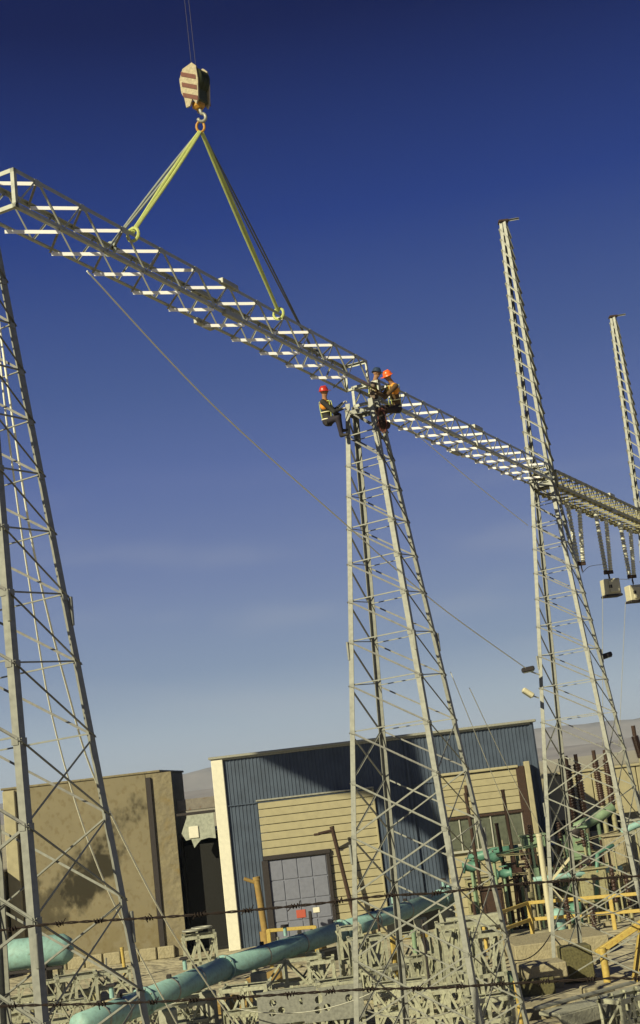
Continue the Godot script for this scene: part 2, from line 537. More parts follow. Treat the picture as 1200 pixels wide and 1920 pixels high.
	box(old, "slot", Vector3(-10.63, 4.8, -70.84), Vector3(0.28, 8.7, 0.12), M.dark_trim, 0.02)
	box(old, "pilaster", Vector3(-17.98, 4.9, -70.82), Vector3(0.64, 8.8, 0.3), M.pale_render, 0.04)
	box(old, "parapet", Vector3(-14.2, 9.42, -75.95), Vector3(8.44, 0.12, 10.2), M.render, 0.03)
	for k in 9:
		box(old, "plinth_block", Vector3(-17.9 + k * 0.93, 0.3, -70.78), Vector3(0.86, 0.6, 0.3 + 0.04 * sin(k * 2.1)), M.concrete, 0.04)
	var white := thing("white_shed", "small white shed cut by the left frame edge beside the tan building", "shed", Vector3(-20, 0, -71))
	box(white, "wall", Vector3(-20.1, 2.6, -71.0), Vector3(3.2, 5.2, 3.0), M.pale_render, 0.04)
	box(white, "roof", Vector3(-20.1, 5.26, -71.0), Vector3(3.4, 0.12, 3.2), M.roof_sheet, 0.03)
	box(white, "opening", Vector3(-19.1, 1.2, -69.47), Vector3(0.85, 2.2, 0.1), M.black)
	# the dark lean-to between the two
	var gap := thing("open_shed", "open fronted shed, its inner shade painted black, with a torn roof between the two buildings", "shed", Vector3(-8.2, 0, -74))
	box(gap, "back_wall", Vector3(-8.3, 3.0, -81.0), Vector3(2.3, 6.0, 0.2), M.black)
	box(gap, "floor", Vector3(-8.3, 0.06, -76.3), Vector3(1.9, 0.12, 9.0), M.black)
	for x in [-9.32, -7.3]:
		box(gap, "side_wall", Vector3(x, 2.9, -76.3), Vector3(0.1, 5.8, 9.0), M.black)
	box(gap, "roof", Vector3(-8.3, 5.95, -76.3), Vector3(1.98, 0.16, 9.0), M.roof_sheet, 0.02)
	box(gap, "dark_sheet", Vector3(-8.3, 2.7, -72.2), Vector3(1.9, 5.4, 0.05), M.black)  # black sheet added to paint the shade deep in the shed
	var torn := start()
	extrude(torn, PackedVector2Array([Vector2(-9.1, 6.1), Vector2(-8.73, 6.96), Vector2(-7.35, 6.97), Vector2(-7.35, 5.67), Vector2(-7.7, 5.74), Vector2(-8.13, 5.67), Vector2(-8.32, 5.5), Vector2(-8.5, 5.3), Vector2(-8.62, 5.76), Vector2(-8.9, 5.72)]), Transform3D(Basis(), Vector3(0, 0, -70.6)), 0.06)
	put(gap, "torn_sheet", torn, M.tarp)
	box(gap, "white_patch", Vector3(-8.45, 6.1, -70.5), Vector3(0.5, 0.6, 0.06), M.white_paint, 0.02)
	box(gap, "rafter", Vector3(-8.3, 7.05, -70.8), Vector3(2.0, 0.14, 0.3), M.dark_trim, 0.02)
	box(gap, "roof_beam", Vector3(-8.3, 7.5, -71.8), Vector3(2.1, 0.6, 0.4), M.roof_sheet, 0.03)
	# the low beige building on the right
	var low := thing("low_building", "long low yellowish beige building at the right behind the bushings", "building", Vector3(19, 0, -92))
	box(low, "wall", Vector3(19.5, 3.3, -93.0), Vector3(13.4, 6.4, 6.0), M.siding)
	for k in 9:
		box(low, "wall_panel", Vector3(13.6 + k * 1.48, 5.0, -89.94), Vector3(1.42, 2.9, 0.12), M.siding, 0.03)
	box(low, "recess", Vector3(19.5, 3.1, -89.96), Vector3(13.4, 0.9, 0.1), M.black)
	for k in 6:
		box(low, "base_block", Vector3(14.0 + k * 2.3, 1.3, -89.9), Vector3(2.2, 2.5, 0.2), M.pale_render, 0.04)
	box(low, "roof", Vector3(19.5, 6.56, -93.0), Vector3(13.8, 0.16, 6.5), M.siding, 0.03)
	# a conveyor is made up, unseen left of the view, to shade the hall
	blocker()

func blocker() -> void:  # unseen plate invented to cast the dark band on the hall
	var t := thing("added_blocker", "made up unseen conveyor chute on legs standing outside the left edge of view", "blocker", Vector3(-25, 0, -38.5))
	var k := 32.0 / SUN.z
	var shift := Vector3(SUN.x, SUN.y, SUN.z) * k
	var poly := PackedVector2Array()  # outline shaped as the shadow wanted on the hall front
	for q in [[-4.77, 9.55], [-1.29, 7.43], [-0.09, 7.18], [0.89, 6.88], [1.67, 5.75], [2.77, 5.22], [3.73, 4.24], [3.96, 3.24], [4.03, 2.51], [4.79, 2.43], [4.75, 2.75], [4.19, 5.38], [3.64, 6.75], [3.5, 7.98], [3.25, 10.03], [3.0, 11.6], [-3.9, 11.6]]:
		poly.append(Vector2(q[0], q[1]))
	var st := start()
	extrude(st, poly, Transform3D(Basis(), Vector3(shift.x, shift.y, -70.7 + shift.z)), 0.3)
	put(t, "blocker_plate", st, M.blue_wall)
	for p in [-38.4, -40.6]:
		rod(t, "leg", Vector3(-13.6, 0, p), Vector3(-13.6, 36.0, p), 0.25, M.old_steel)
		box(t, "blocker_beam", Vector3(-21.5, 36.1, p), Vector3(17.0, 0.5, 0.35), M.old_steel, 0.03)
	for x in [-28.0, -24.0]:
		rod(t, "hanger", Vector3(x, 34.0, -38.5), Vector3(x, 36.0, -38.5), 0.1, M.old_steel)

func dark_patch_material() -> StandardMaterial3D:  # tan wall colour with a dark patch rising to the right
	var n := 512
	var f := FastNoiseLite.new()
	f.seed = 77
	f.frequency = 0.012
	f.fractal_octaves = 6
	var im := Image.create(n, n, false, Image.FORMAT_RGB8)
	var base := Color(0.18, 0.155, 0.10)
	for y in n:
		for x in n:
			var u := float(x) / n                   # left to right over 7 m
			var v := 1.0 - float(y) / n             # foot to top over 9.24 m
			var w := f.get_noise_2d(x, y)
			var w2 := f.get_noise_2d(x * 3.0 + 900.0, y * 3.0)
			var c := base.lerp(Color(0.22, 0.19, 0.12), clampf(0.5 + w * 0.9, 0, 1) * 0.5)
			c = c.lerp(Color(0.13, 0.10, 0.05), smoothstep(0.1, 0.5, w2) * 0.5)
			var line := 0.36 + (u - 0.22) * 0.66    # the dark patch climbs to the right
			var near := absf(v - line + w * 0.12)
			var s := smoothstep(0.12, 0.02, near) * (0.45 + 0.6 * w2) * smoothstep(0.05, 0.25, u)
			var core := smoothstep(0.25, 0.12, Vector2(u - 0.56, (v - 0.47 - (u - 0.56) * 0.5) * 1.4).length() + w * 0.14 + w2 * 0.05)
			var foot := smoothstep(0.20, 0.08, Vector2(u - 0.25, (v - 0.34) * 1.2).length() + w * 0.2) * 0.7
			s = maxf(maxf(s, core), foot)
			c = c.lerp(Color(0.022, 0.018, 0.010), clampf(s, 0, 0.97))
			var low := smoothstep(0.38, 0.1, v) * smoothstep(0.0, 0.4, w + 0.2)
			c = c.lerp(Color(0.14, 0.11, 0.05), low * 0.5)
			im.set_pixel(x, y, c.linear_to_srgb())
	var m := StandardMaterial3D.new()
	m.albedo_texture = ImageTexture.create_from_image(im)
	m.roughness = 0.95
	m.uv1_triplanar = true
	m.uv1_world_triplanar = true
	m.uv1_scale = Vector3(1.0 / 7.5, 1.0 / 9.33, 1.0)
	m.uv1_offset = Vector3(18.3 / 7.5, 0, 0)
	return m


# ---------------------------------------------------------------- towers
func tower_at(k: float) -> Vector3:
	return Vector3(1.555, 0, -36.0) + ALONG * ([-15.63, 0.0, 15.27, 30.54][int(k)])

func corner(c: Vector3, y: float, sb: float, sn: float) -> Vector3:
	var t := y / TOWER_HEIGHT
	return c + ALONG * sb * lerpf(1.61, 0.26, t) + ACROSS * sn * lerpf(1.89, 0.42, t) + Vector3.UP * y

func brace_face(t: Node3D, p: Callable, levels: Array, cross_below: float, out: Vector3, m: Material, w: float) -> void:
	# p(side, y) is a point on the face's left (-1) or right (+1) leg
	for k in levels.size() - 1:
		var y0: float = levels[k]
		var y1: float = levels[k + 1]
		var crossed := y1 <= cross_below
		# falls to the right, its outstanding flange on top
		angle_bar(t, "brace", p.call(-1.0, y1), p.call(1.0, y0), w, Vector3.UP, out, m if crossed else M.shaded_steel)  # upper braces take the steel with shade in its colour
		if crossed:
			angle_bar(t, "brace", p.call(-1.0, y0) - out * w * 0.3, p.call(1.0, y1) - out * w * 0.3, w, Vector3.UP, -out, m)
		elif k + 2 < levels.size():
			angle_bar(t, "brace", p.call(-1.0, y1) - out * 0.02, p.call(1.0, y1 + (levels[k + 2] - y1) * 0.05) - out * 0.02, w * 0.7, Vector3.UP, -out, m)

func tower(called: String, label: String, k: int) -> Node3D:
	var c := tower_at(k)
	var t := thing(called, label, "lattice tower", c, "lattice towers carrying the beam")
	var lv := [0.0]
	var y := 0.0
	while y < TOWER_HEIGHT - 0.7:
		y += lerpf(1.75, 0.72, y / TOWER_HEIGHT)
		lv.append(minf(y, TOWER_HEIGHT))
	for sb in [-1.0, 1.0]:
		for sn in [-1.0, 1.0]:
			angle_bar(t, "leg", corner(c, -0.05, sb, sn), corner(c, TOWER_HEIGHT, sb, sn), 0.14, -ALONG * sb, -ACROSS * sn, M.steel)
			box(t, "footing", corner(c, 0.1, sb, sn), Vector3(0.7, 0.4, 0.7), M.concrete, 0.04)
			for q in [0.33, 0.62]:
				var s: Vector3 = corner(c, TOWER_HEIGHT * q, sb, sn)
				box(t, "splice_plate", s + (ALONG * sb + ACROSS * sn) * 0.012, Vector3(0.06, 0.5, 0.06), M.steel, 0.01, Basis(ACROSS, Vector3.UP, -ALONG))
	for m in range(1, lv.size() - 1):
		for sn in [-1.0, 1.0]:
			var g := corner(c, lv[m], -1.0, sn)
			box(t, "gusset_plate", g - ACROSS * sn * 0.09 - ALONG * 0.012, Vector3(0.13, 0.11, 0.014), M.steel, 0.0, Basis(ACROSS, Vector3.UP, -ALONG))
			box(t, "gusset_plate", corner(c, lv[m], sn, 1.0) - ALONG * sn * 0.09 + ACROSS * 0.012, Vector3(0.12, 0.10, 0.014), M.steel, 0.0, Basis(ALONG, Vector3.UP, ACROSS))
	for s in [-1.0, 1.0]:
		brace_face(t, func(side: float, h: float) -> Vector3: return corner(c, h, s, side), lv, 8.2, ALONG * s, M.steel, 0.042)
		brace_face(t, func(side: float, h: float) -> Vector3: return corner(c, h, side, s), lv, 9.5, ACROSS * s, M.steel, 0.038)
	for q in [0, lv.size() - 1]:
		if q == 0: continue
		var h: float = lv[q] - 0.04
		for s in [-1.0, 1.0]:
			angle_bar(t, "top_ring", corner(c, h, s, -1), corner(c, h, s, 1), 0.12, Vector3.DOWN, -ALONG * s, M.steel)
			angle_bar(t, "top_ring", corner(c, h, -1, s), corner(c, h, 1, s), 0.12, Vector3.DOWN, -ACROSS * s, M.steel)
	return t

func spire(t: Node3D, c: Vector3, top: float) -> void:
	# the slim mast that stands on a tower and carries the earth wire
	var p := func(y: float, sb: float, sn: float) -> Vector3:
		var q := (y - TOWER_HEIGHT) / (top - TOWER_HEIGHT)
		return c + ALONG * sb * lerpf(0.34, 0.13, q) + ACROSS * sn * lerpf(0.42, 0.13, q) + Vector3.UP * y
	for sb in [-1.0, 1.0]:
		for sn in [-1.0, 1.0]:
			angle_bar(t, "spire_leg", p.call(TOWER_HEIGHT - 0.1, sb, sn), p.call(top, sb, sn), 0.12, -ALONG * sb, -ACROSS * sn, M.steel)
	var y := TOWER_HEIGHT
	while y < top - 0.35:
		var s := lerpf(0.66, 0.42, (y - TOWER_HEIGHT) / (top - TOWER_HEIGHT))
		for e in [-1.0, 1.0]:
			angle_bar(t, "spire_brace", p.call(y + s, e, -1), p.call(y, e, 1), 0.065, Vector3.DOWN, ALONG * e, M.steel)
			angle_bar(t, "spire_brace", p.call(y + s, -1, e), p.call(y, 1, e), 0.065, Vector3.DOWN, ACROSS * e, M.steel)
		y += s
	box(t, "spire_cap", c + Vector3.UP * (top + 0.05), Vector3(0.4, 0.1, 0.36), M.rust, 0.02)
	angle_bar(t, "cap_arm", c + Vector3.UP * (top + 0.1), c + Vector3(0.62, top + 0.1, 0.1), 0.07, Vector3.DOWN, Vector3.BACK, M.steel)

func build_towers() -> void:
	var middle := tower("lattice_tower", "steel lattice tower in the middle with workers on its top", 1)
	var names := [["lattice_tower", "nearest steel lattice tower, cut by the left frame edge under the lifted beam", 0], ["lattice_tower", "steel lattice tower with floodlights and a tall slim spire right of the warehouse", 2], ["lattice_tower", "farthest lattice tower with a spire, cut by the right frame edge", 3]]
	for n in names:
		var t: Node3D = middle.duplicate()
		t.name = n[0]
		add_child(t, true)
		t.position = tower_at(n[2])
		t.set_meta("label", n[1])
		if n[2] == 2: spire(t, tower_at(2), 28.7)
		if n[2] == 3: spire(t, tower_at(3), 28.7)


# ---------------------------------------------------------------- beams
func beam(called: String, label: String, c: Vector3, azimuth: float, slope: float, w: float, h: float, s0: float, s1: float, panel: float, chord: Material, strut: Material, cs := 0.078) -> Node3D:
	var d := Vector3(sin(azimuth) * cos(slope), sin(slope), -cos(azimuth) * cos(slope))
	var n := Vector3(cos(azimuth), 0, sin(azimuth))
	var up := n.cross(d).normalized()
	if up.y < 0.0: up = -up
	var t := thing(called, label, "lattice beam", c + d * (s0 + s1) / 2.0, "lattice beams between the towers")
	var at := func(s: float, su: float, sn: float) -> Vector3: return c + d * s + up * su * h / 2.0 + n * sn * w / 2.0
	for su in [-1.0, 1.0]:
		for sn in [-1.0, 1.0]:
			angle_bar(t, "chord", at.call(s0, su, sn), at.call(s1, su, sn), cs, -up * su, -n * sn, chord)
	var count := int(round((s1 - s0) / panel))
	var step := (s1 - s0) / count
	var dim: Material = M.shaded_steel if strut == M.sunlit_zinc else strut  # lit and shaded halves of one lacing, painted in two colours
	var bright := (n * w + d * step * 0.5).normalized().cross(up).normalized()
	if bright.z < 0.0: bright = -bright
	for k in count:
		var a := s0 + step * k
		var m := a + step / 2.0
		var e := a + step
		for su in [1.0, -1.0]:
			var o := (0.0 if su > 0.0 else step * 0.42)
			if a + o + step > s1 + 0.05: continue
			# rising half of the zigzag has its upright flange to the viewer, the other half lies across
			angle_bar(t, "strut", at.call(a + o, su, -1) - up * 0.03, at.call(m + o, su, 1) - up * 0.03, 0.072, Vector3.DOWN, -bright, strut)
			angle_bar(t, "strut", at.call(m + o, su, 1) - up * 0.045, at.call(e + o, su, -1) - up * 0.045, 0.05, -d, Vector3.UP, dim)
		for sn in [1.0, -1.0]:
			if sn > 0.0:
				box(t, "gusset_plate", at.call(m, 0.82, sn) + n * 0.008, Vector3(0.012, 0.12, 0.2), chord, 0.0, Basis(n, up, d))
			angle_bar(t, "brace", at.call(a, -1, sn), at.call(m, 1, sn), 0.036, -d, -n * sn, chord)
			angle_bar(t, "brace", at.call(m, 1, sn), at.call(e, -1, sn), 0.036, d, -n * sn, chord)
	for s in [s0, s1]:
		for sn in [-1.0, 1.0]:
			angle_bar(t, "end_post", at.call(s, -1, sn), at.call(s, 1, sn), 0.08, -n * sn, d if s == s0 else -d, chord)
		for su in [-1.0, 1.0]:
			angle_bar(t, "end_post", at.call(s, su, -1), at.call(s, su, 1), 0.08, -up * su, d if s == s0 else -d, chord)
	for s in [s0 + (s1 - s0) * 0.5]:
		for sn in [-1.0, 1.0]:
			for su in [-1.0, 1.0]:
				box(t, "splice_plate", at.call(s, su, sn), Vector3(0.13, 0.13, 0.7), M.dull_zinc, 0.01, Basis(n, up, d))
	return t

func build_beams() -> void:
	var c1 := tower_at(1) + ACROSS * 0.007 + Vector3.UP * 18.92
	beam("lattice_beam", "nearest lattice beam hanging in four slings from the crane hook", c1, 0.4535, -0.0078, 0.754, 0.764, -15.24, -0.2, 1.355, M.beam_steel, M.sunlit_zinc)
	var c2 := tower_at(1) + Vector3.UP * 18.53
	beam("lattice_beam", "middle lattice beam fixed between the workers' tower and the floodlit tower", c2, 0.4792, -0.0129, 0.894, 0.63, 0.3, 15.1, 1.23, M.beam_steel, M.sunlit_zinc)
	var c3 := tower_at(2) + Vector3.UP * 18.16
	beam("lattice_beam", "farthest yellowish lattice beam carrying the insulator strings", c3, 0.474, -0.0019, 1.02, 0.70, 0.2, 15.2, 0.72, M.old_steel, M.old_steel, 0.13)


# ---------------------------------------------------------------- hook, slings, ropes
func beam1_point(s: float, su: float, sn: float) -> Vector3:
	var d := Vector3(sin(0.4535), -0.0078, -cos(0.4535))
	var n := Vector3(cos(0.4535), 0, sin(0.4535))
	return tower_at(1) + Vector3.UP * (18.92 + su * 0.382) + d * s + n * sn * 0.377

func build_lifting() -> void:
	var ring := Vector3(-1.66, 22.6, -27.6)
	var slings := [["lime web sling from hook to near chord, left leg of the pair", -11.52, 1.0, M.lime_web, 0.055], ["grey web sling from hook to far chord, leftmost of the four", -11.25, -1.0, M.grey_web, 0.045], ["lime web sling from hook to near chord, right leg of the pair", -5.35, 1.0, M.lime_web, 0.055], ["dark grey sling from hook to far chord, rightmost of the four", -2.0, -1.0, M.dark_web, 0.035]]
	for s in slings:
		var foot := beam1_point(s[1], 1.02, s[2] * 1.03)
		var t := thing("lifting_sling", s[0], "sling", foot, "slings holding the lifted beam")
		var top := ring + (foot - ring).normalized() * 0.08
		var side := (foot - top).cross(Vector3(0.1, 0.1, 1)).normalized()
		var st := start()
		for j in 2:                                   # the two plies of an endless sling
			var off := side * (j - 0.5) * 0.07
			var p := PackedVector3Array()
			for k in 9:
				var q := k / 8.0
				p.append(top.lerp(foot, q) + off * (0.4 + 0.6 * sin(PI * minf(q * 1.15, 1.0))))
			tube(st, p, s[4] * 0.62, 6)
		put(t, "webbing", st, s[3])
		var wrap := start()
		var loop := PackedVector3Array()
		for k in 13:
			var a := TAU * k / 12.0
			loop.append(foot + Vector3.DOWN * 0.06 + (ACROSS * cos(a) + Vector3.UP * sin(a)) * 0.14)
		tube(wrap, loop, 0.035, 6, false)
		put(t, "choker_loop", wrap, s[3])
	# the hook block
	var c := Vector3(-1.67, 23.65, -27.6)
	var b := thing("crane_hook_block", "crane hook block with red and cream chevron stripes high in the sky", "hook block", c)
	var turn := Basis(Vector3.UP, -0.62)
	for s in [-1.0, 1.0]:
		var poly := PackedVector2Array()
		for q in [[-0.17, 0.46], [0.12, 0.5], [0.23, 0.38], [0.25, 0.05], [0.2, -0.42], [0.13, -0.52], [0.03, -0.36], [-0.06, -0.5], [-0.17, -0.5], [-0.2, -0.25], [-0.27, -0.1], [-0.29, 0.25]]:
			poly.append(Vector2(q[0], q[1]))
		var st := start()
		extrude(st, poly, Transform3D(turn, c + turn * Vector3(0, 0, s * 0.19 - 0.02)), 0.04)
		var cheek := put(b, "cheek_plate", st, M.hook_cream)
		for k in 3:
			var bar := start()
			var y := 0.28 - k * 0.26
			extrude(bar, PackedVector2Array([Vector2(-0.22, y + 0.13), Vector2(0.2, y - 0.12), Vector2(0.2, y - 0.23), Vector2(-0.22, y + 0.02)]), Transform3D(turn, c + turn * Vector3(0, 0, s * 0.215 - 0.006)), 0.012)
			put(cheek, "chevron_stripe", bar, M.hook_red)
	for k in 3:
		var st := start(true)
		var x := Transform3D(turn * Basis(Vector3.RIGHT, PI / 2), c + turn * Vector3(0, 0.12, (k - 1) * 0.1))
		lathe(st, x, PackedVector2Array([Vector2(0.02, -0.04), Vector2(0.32, -0.04), Vector2(0.28, -0.012), Vector2(0.28, 0.012), Vector2(0.32, 0.04), Vector2(0.02, 0.04)]), 20)
		put(b, "sheave", st, M.hook_green)
	box(b, "spacer", c + turn * Vector3(0.13, -0.08, 0), Vector3(0.1, 0.7, 0.34), M.hook_green, 0.03, turn)
	box(b, "swivel", c + turn * Vector3(0.02, -0.44, 0), Vector3(0.26, 0.2, 0.24), M.hook_amber, 0.05, turn)
	var hk := start(true)
	var arc := PackedVector3Array()
	var pin := c + turn * Vector3(0.04, -0.5, 0)
	arc.append(pin); arc.append(pin + Vector3(0.02, -0.12, 0))
	for k in 10:
		var a := PI * 0.5 - TAU * 0.72 * k / 9.0
		arc.append(pin + Vector3(0.03 + 0.09 * cos(a), -0.26 + 0.1 * sin(a), 0))
	tube(hk, arc, 0.04, 8, true)
	put(b, "hook", hk, M.dull_zinc)
	var mr := start(true)
	var lp := PackedVector3Array()
	for k in 13:
		var a := TAU * k / 12.0
		lp.append(ring + Vector3(0.09 * cos(a), 0.08 + 0.13 * sin(a), 0))
	tube(mr, lp, 0.03, 8, false)
	put(b, "master_ring", mr, M.hook_amber)
	for x in [-0.06, 0.06]:
		rod(b, "fall_rope", c + turn * Vector3(x, 0.3, 0), c + turn * Vector3(x, 9.0, 0), 0.005, M.cable)
	# tag lines
	ropes("tag_line", "long pale tag line slanting from the lifted beam down across the middle tower", "rope", [Vector3(-3.99, 18.26, -24.5), Vector3(-2.16, 16.71, -29.5), Vector3(0.66, 14.48, -34.5), Vector3(3.2, 12.77, -40), Vector3(6.47, 10.97, -46.5)], 0.018, M.rope)
	ropes("tag_line", "thin pale tag line from the middle beam down to the floodlit tower", "rope", [Vector3(2.94, 17.63, -37.5), Vector3(4.93, 16.93, -42), Vector3(7.45, 16.13, -47.5)], 0.013, M.rope)
	ropes("hoisting_rope", "pale hoisting rope inside the near left tower, left one of two", "rope", [Vector3(-5.38, 16.74, -22.6), Vector3(-5.42, 14.85, -23), Vector3(-5.68, 12.26, -25), Vector3(-6.03, 9.55, -28), Vector3(-6.03, 6.23, -32), Vector3(-5.59, 2.16, -38), Vector3(-5.37, 0.81, -40)], 0.019, M.rope)
	ropes("hoisting_rope", "pale hoisting rope inside the near left tower, right one of two", "rope", [Vector3(-5.25, 16.58, -22.2), Vector3(-5.21, 14.72, -22.6), Vector3(-5.31, 12.55, -24), Vector3(-5.51, 10.3, -27), Vector3(-5.61, 8.39, -30), Vector3(-5.3, 4.93, -36), Vector3(-4.99, 2.59, -41), Vector3(-4.14, 0.05, -44)], 0.022, M.rope)
	ropes("guy_rope", "thin guy rope in front of the warehouse, left one of two", "rope", [Vector3(3.16, 10.56, -38), Vector3(6.55, 3.16, -52)], 0.012, M.rope, "", 0.1)
	ropes("guy_rope", "thin guy rope crossing the office window band to the valves", "rope", [Vector3(3.63, 10.05, -38), Vector3(5.58, 6.94, -46), Vector3(8.82, 1.13, -54)], 0.012, M.rope)


# ---------------------------------------------------------------- insulators, floodlights
func insulator(t: Node3D, a: Vector3, b: Vector3, n: int, r: float, m: Material, core := 0.35) -> void:
	var d := (b - a).normalized()
	var side := d.cross(Vector3.FORWARD).normalized()
	var x := Basis(side, d, side.cross(d))
	var st := start(true)
	var step := a.distance_to(b) / n
	lathe(st, Transform3D(), PackedVector2Array([Vector2(r * core, 0), Vector2(r * core, step * 0.3), Vector2(r, step * 0.5), Vector2(r * 0.92, step * 0.66), Vector2(r * core, step * 0.72), Vector2(r * core, step)]), 10)
	var mesh := done(st)
	for k in n:
		inst(t, "insulator_disc", mesh, m, Transform3D(x, a + d * step * k))

func build_tower_fittings() -> void:
	var spots := [[Vector3(9.89, 17.85, -52.3), Vector3(10.14, 17.18, -51.3), Vector3(9.96, 15.08, -51.8), "double insulator string nearest the floodlit tower"], [Vector3(11.38, 17.57, -54.3), Vector3(11.55, 17.03, -53.3), Vector3(11.41, 14.87, -53.8), "double insulator string above the left cream box"], [Vector3(12.88, 17.41, -56.8), Vector3(13.04, 16.83, -55.8), Vector3(12.9, 14.89, -56.3), "double insulator string above the right cream box"]]
	for s in spots:
		var t := thing("insulator_string", s[3] + " under the far beam", "insulator", s[2], "insulator strings under the far beam")
		insulator(t, s[0], s[2] + Vector3(-0.1, 0.1, 0), 19, 0.105, M.glass_disc, 0.75)
		insulator(t, s[1], s[2] + Vector3(0.1, 0.1, 0), 19, 0.105, M.glass_disc, 0.75)
		box(t, "yoke_plate", s[2] + Vector3(0, 0.02, 0), Vector3(0.4, 0.16, 0.05), M.rust, 0.02)
		rod(t, "hanger", s[2], s[2] + Vector3(0.02, -0.3, 0), 0.025, M.rust)
	var boxes := [[Vector3(11.4, 14.27, -53.8), "cream line box hanging under the middle insulator string"], [Vector3(12.9, 14.19, -56.3), "cream line box cut by the right frame edge under its string"]]
	for q in boxes:
		var t := thing("line_box", q[1], "line box", q[0], "line boxes under the insulators")
		box(t, "casing", q[0], Vector3(0.66, 0.66, 0.5), M.cream, 0.03, Basis(Vector3.UP, 0.25))
		box(t, "cover", q[0] + Vector3(0.1, 0, 0.27), Vector3(0.42, 0.5, 0.05), M.cream, 0.02, Basis(Vector3.UP, 0.25))
		box(t, "bottom_frame", q[0] + Vector3(0, -0.36, 0), Vector3(0.72, 0.09, 0.56), M.dark_trim, 0.02, Basis(Vector3.UP, 0.25))
		box(t, "terminal", q[0] + Vector3(-0.05, 0.0, 0.3), Vector3(0.12, 0.16, 0.08), M.dark_trim, 0.02)
		rod(t, "hanger", q[0] + Vector3(0, 0.33, 0), q[0] + Vector3(-0.02, 0.6, 0), 0.02, M.rust)
	ropes("down_conductor", "thin grey wire dropping from the left cream box", "cable", [Vector3(11.02, 13.94, -53.8), Vector3(10.08, 7.98, -53.8)], 0.012, M.dull_zinc)
	ropes("down_conductor", "thin grey wire dropping from the right cream box", "cable", [Vector3(12.46, 13.88, -56.3), Vector3(11.21, 7.9, -56.3)], 0.012, M.dull_zinc)
	ropes("jumper_wire", "thin jumper wire between the first and second insulator strings", "cable", [Vector3(9.97, 14.73, -51.8), Vector3(10.46, 15.06, -52.6), Vector3(11.36, 15.23, -53.8)], 0.012, M.dull_zinc)
	ropes("jumper_wire", "thin jumper wire between the two cream boxes", "cable", [Vector3(11.78, 14.56, -53.8), Vector3(12.71, 14.77, -56)], 0.012, M.dull_zinc)
	var lamps := [["floodlight", "dark floodlight pointing left, upper one beside the spired tower", Vector3(6.85, 11.04, -48.6), Vector3(7.25, 10.84, -48.6), M.dark_trim, M.dark_trim, 0.1], ["floodlight", "pale floodlight tilted down, lower one beside the spired tower", Vector3(6.73, 10.2, -48.6), Vector3(7.09, 10.02, -48.6), M.cream, M.cream, -0.7], ["floodlight", "dark floodlight on the right leg of the spired tower", Vector3(10.05, 11.31, -50.2), Vector3(9.83, 11.2, -50.2), M.dark_trim, M.dark_trim, 0.2]]
	for q in lamps:
		var t := thing(q[0], q[1], "floodlight", q[3], "floodlights on the tower")
		var turn := Basis(Vector3.BACK, q[6])
		box(t, "housing", q[2], Vector3(0.46, 0.18, 0.3), q[4], 0.04, turn)
		box(t, "lens", q[2] + turn * Vector3(0, -0.1, 0.02), Vector3(0.38, 0.03, 0.24), M.glass, 0.005, turn)
		rod(t, "bracket", q[2] + Vector3(0, -0.05, 0), q[3] + Vector3(0.0, -0.05, 0), 0.025, M.dull_zinc)


# ---------------------------------------------------------------- the yard
func stand(label: String, at: Vector3, w: float, h: float, d: float, bays: int, m: Material, yaw := 0.2, deck := false) -> Node3D:
	# a stubby bolted support frame of angle iron
	var t := thing("steel_frame", label, "steel frame", at, "lattice support frames in the yard")
	var b := Basis(Vector3.UP, yaw)
	var p := func(x: float, y: float, z: float) -> Vector3: return at + b * Vector3(x, y, z)
	var ex := b.x
	var ez := b.z
	for i in bays + 1:
		var x := -w / 2.0 + w * i / bays
		for sz in [-1.0, 1.0]:
			angle_bar(t, "leg", p.call(x, -0.05, sz * d / 2), p.call(x, h, sz * d / 2), 0.11, ex * (1.0 if i == 0 else -1.0), -ez * sz, m)
	for i in bays:
		var x0 := -w / 2.0 + w * i / bays
		var x1 := x0 + w / bays
		for sz in [-1.0, 1.0]:
			angle_bar(t, "brace", p.call(x0, h * 0.08, sz * d / 2), p.call(x1, h * 0.92, sz * d / 2), 0.07, Vector3.UP, -ez * sz, m)
			angle_bar(t, "brace", p.call(x1, h * 0.08, sz * (d / 2 + 0.02)), p.call(x0, h * 0.92, sz * (d / 2 + 0.02)), 0.07, Vector3.DOWN, -ez * sz, m)
	for sz in [-1.0, 1.0]:
		for y in [h - 0.06, h * 0.5]:
			angle_bar(t, "rail", p.call(-w / 2, y, sz * d / 2), p.call(w / 2, y, sz * d / 2), 0.12, Vector3.DOWN, -ez * sz, m)
	for sx in [-1.0, 1.0]:
		angle_bar(t, "rail", p.call(sx * w / 2, h - 0.06, -d / 2), p.call(sx * w / 2, h - 0.06, d / 2), 0.12, Vector3.DOWN, -ex * sx, m)
		angle_bar(t, "brace", p.call(sx * w / 2, h * 0.08, -d / 2), p.call(sx * w / 2, h * 0.9, d / 2), 0.07, Vector3.UP, -ex * sx, m)
	if deck:
		box(t, "top_plate", p.call(0, h + 0.04, 0), Vector3(w + 0.1, 0.07, d + 0.1), M.dull_zinc, 0.02, b)
	return t

func bushing(label: String, at: Vector3, h: float, r: float, m: Material) -> void:
	var t := thing("bushing", label, "insulator post", at, "brown insulator posts in the switchyard")
	rod(t, "pedestal", at, at + Vector3.UP * h * 0.35, r * 0.55, M.old_steel)
	insulator(t, at + Vector3.UP * h * 0.35, at + Vector3.UP * h * 0.93, 9, r, m, 0.6)
	rod(t, "cap", at + Vector3.UP * h * 0.93, at + Vector3.UP * h, r * 0.6, M.rust)

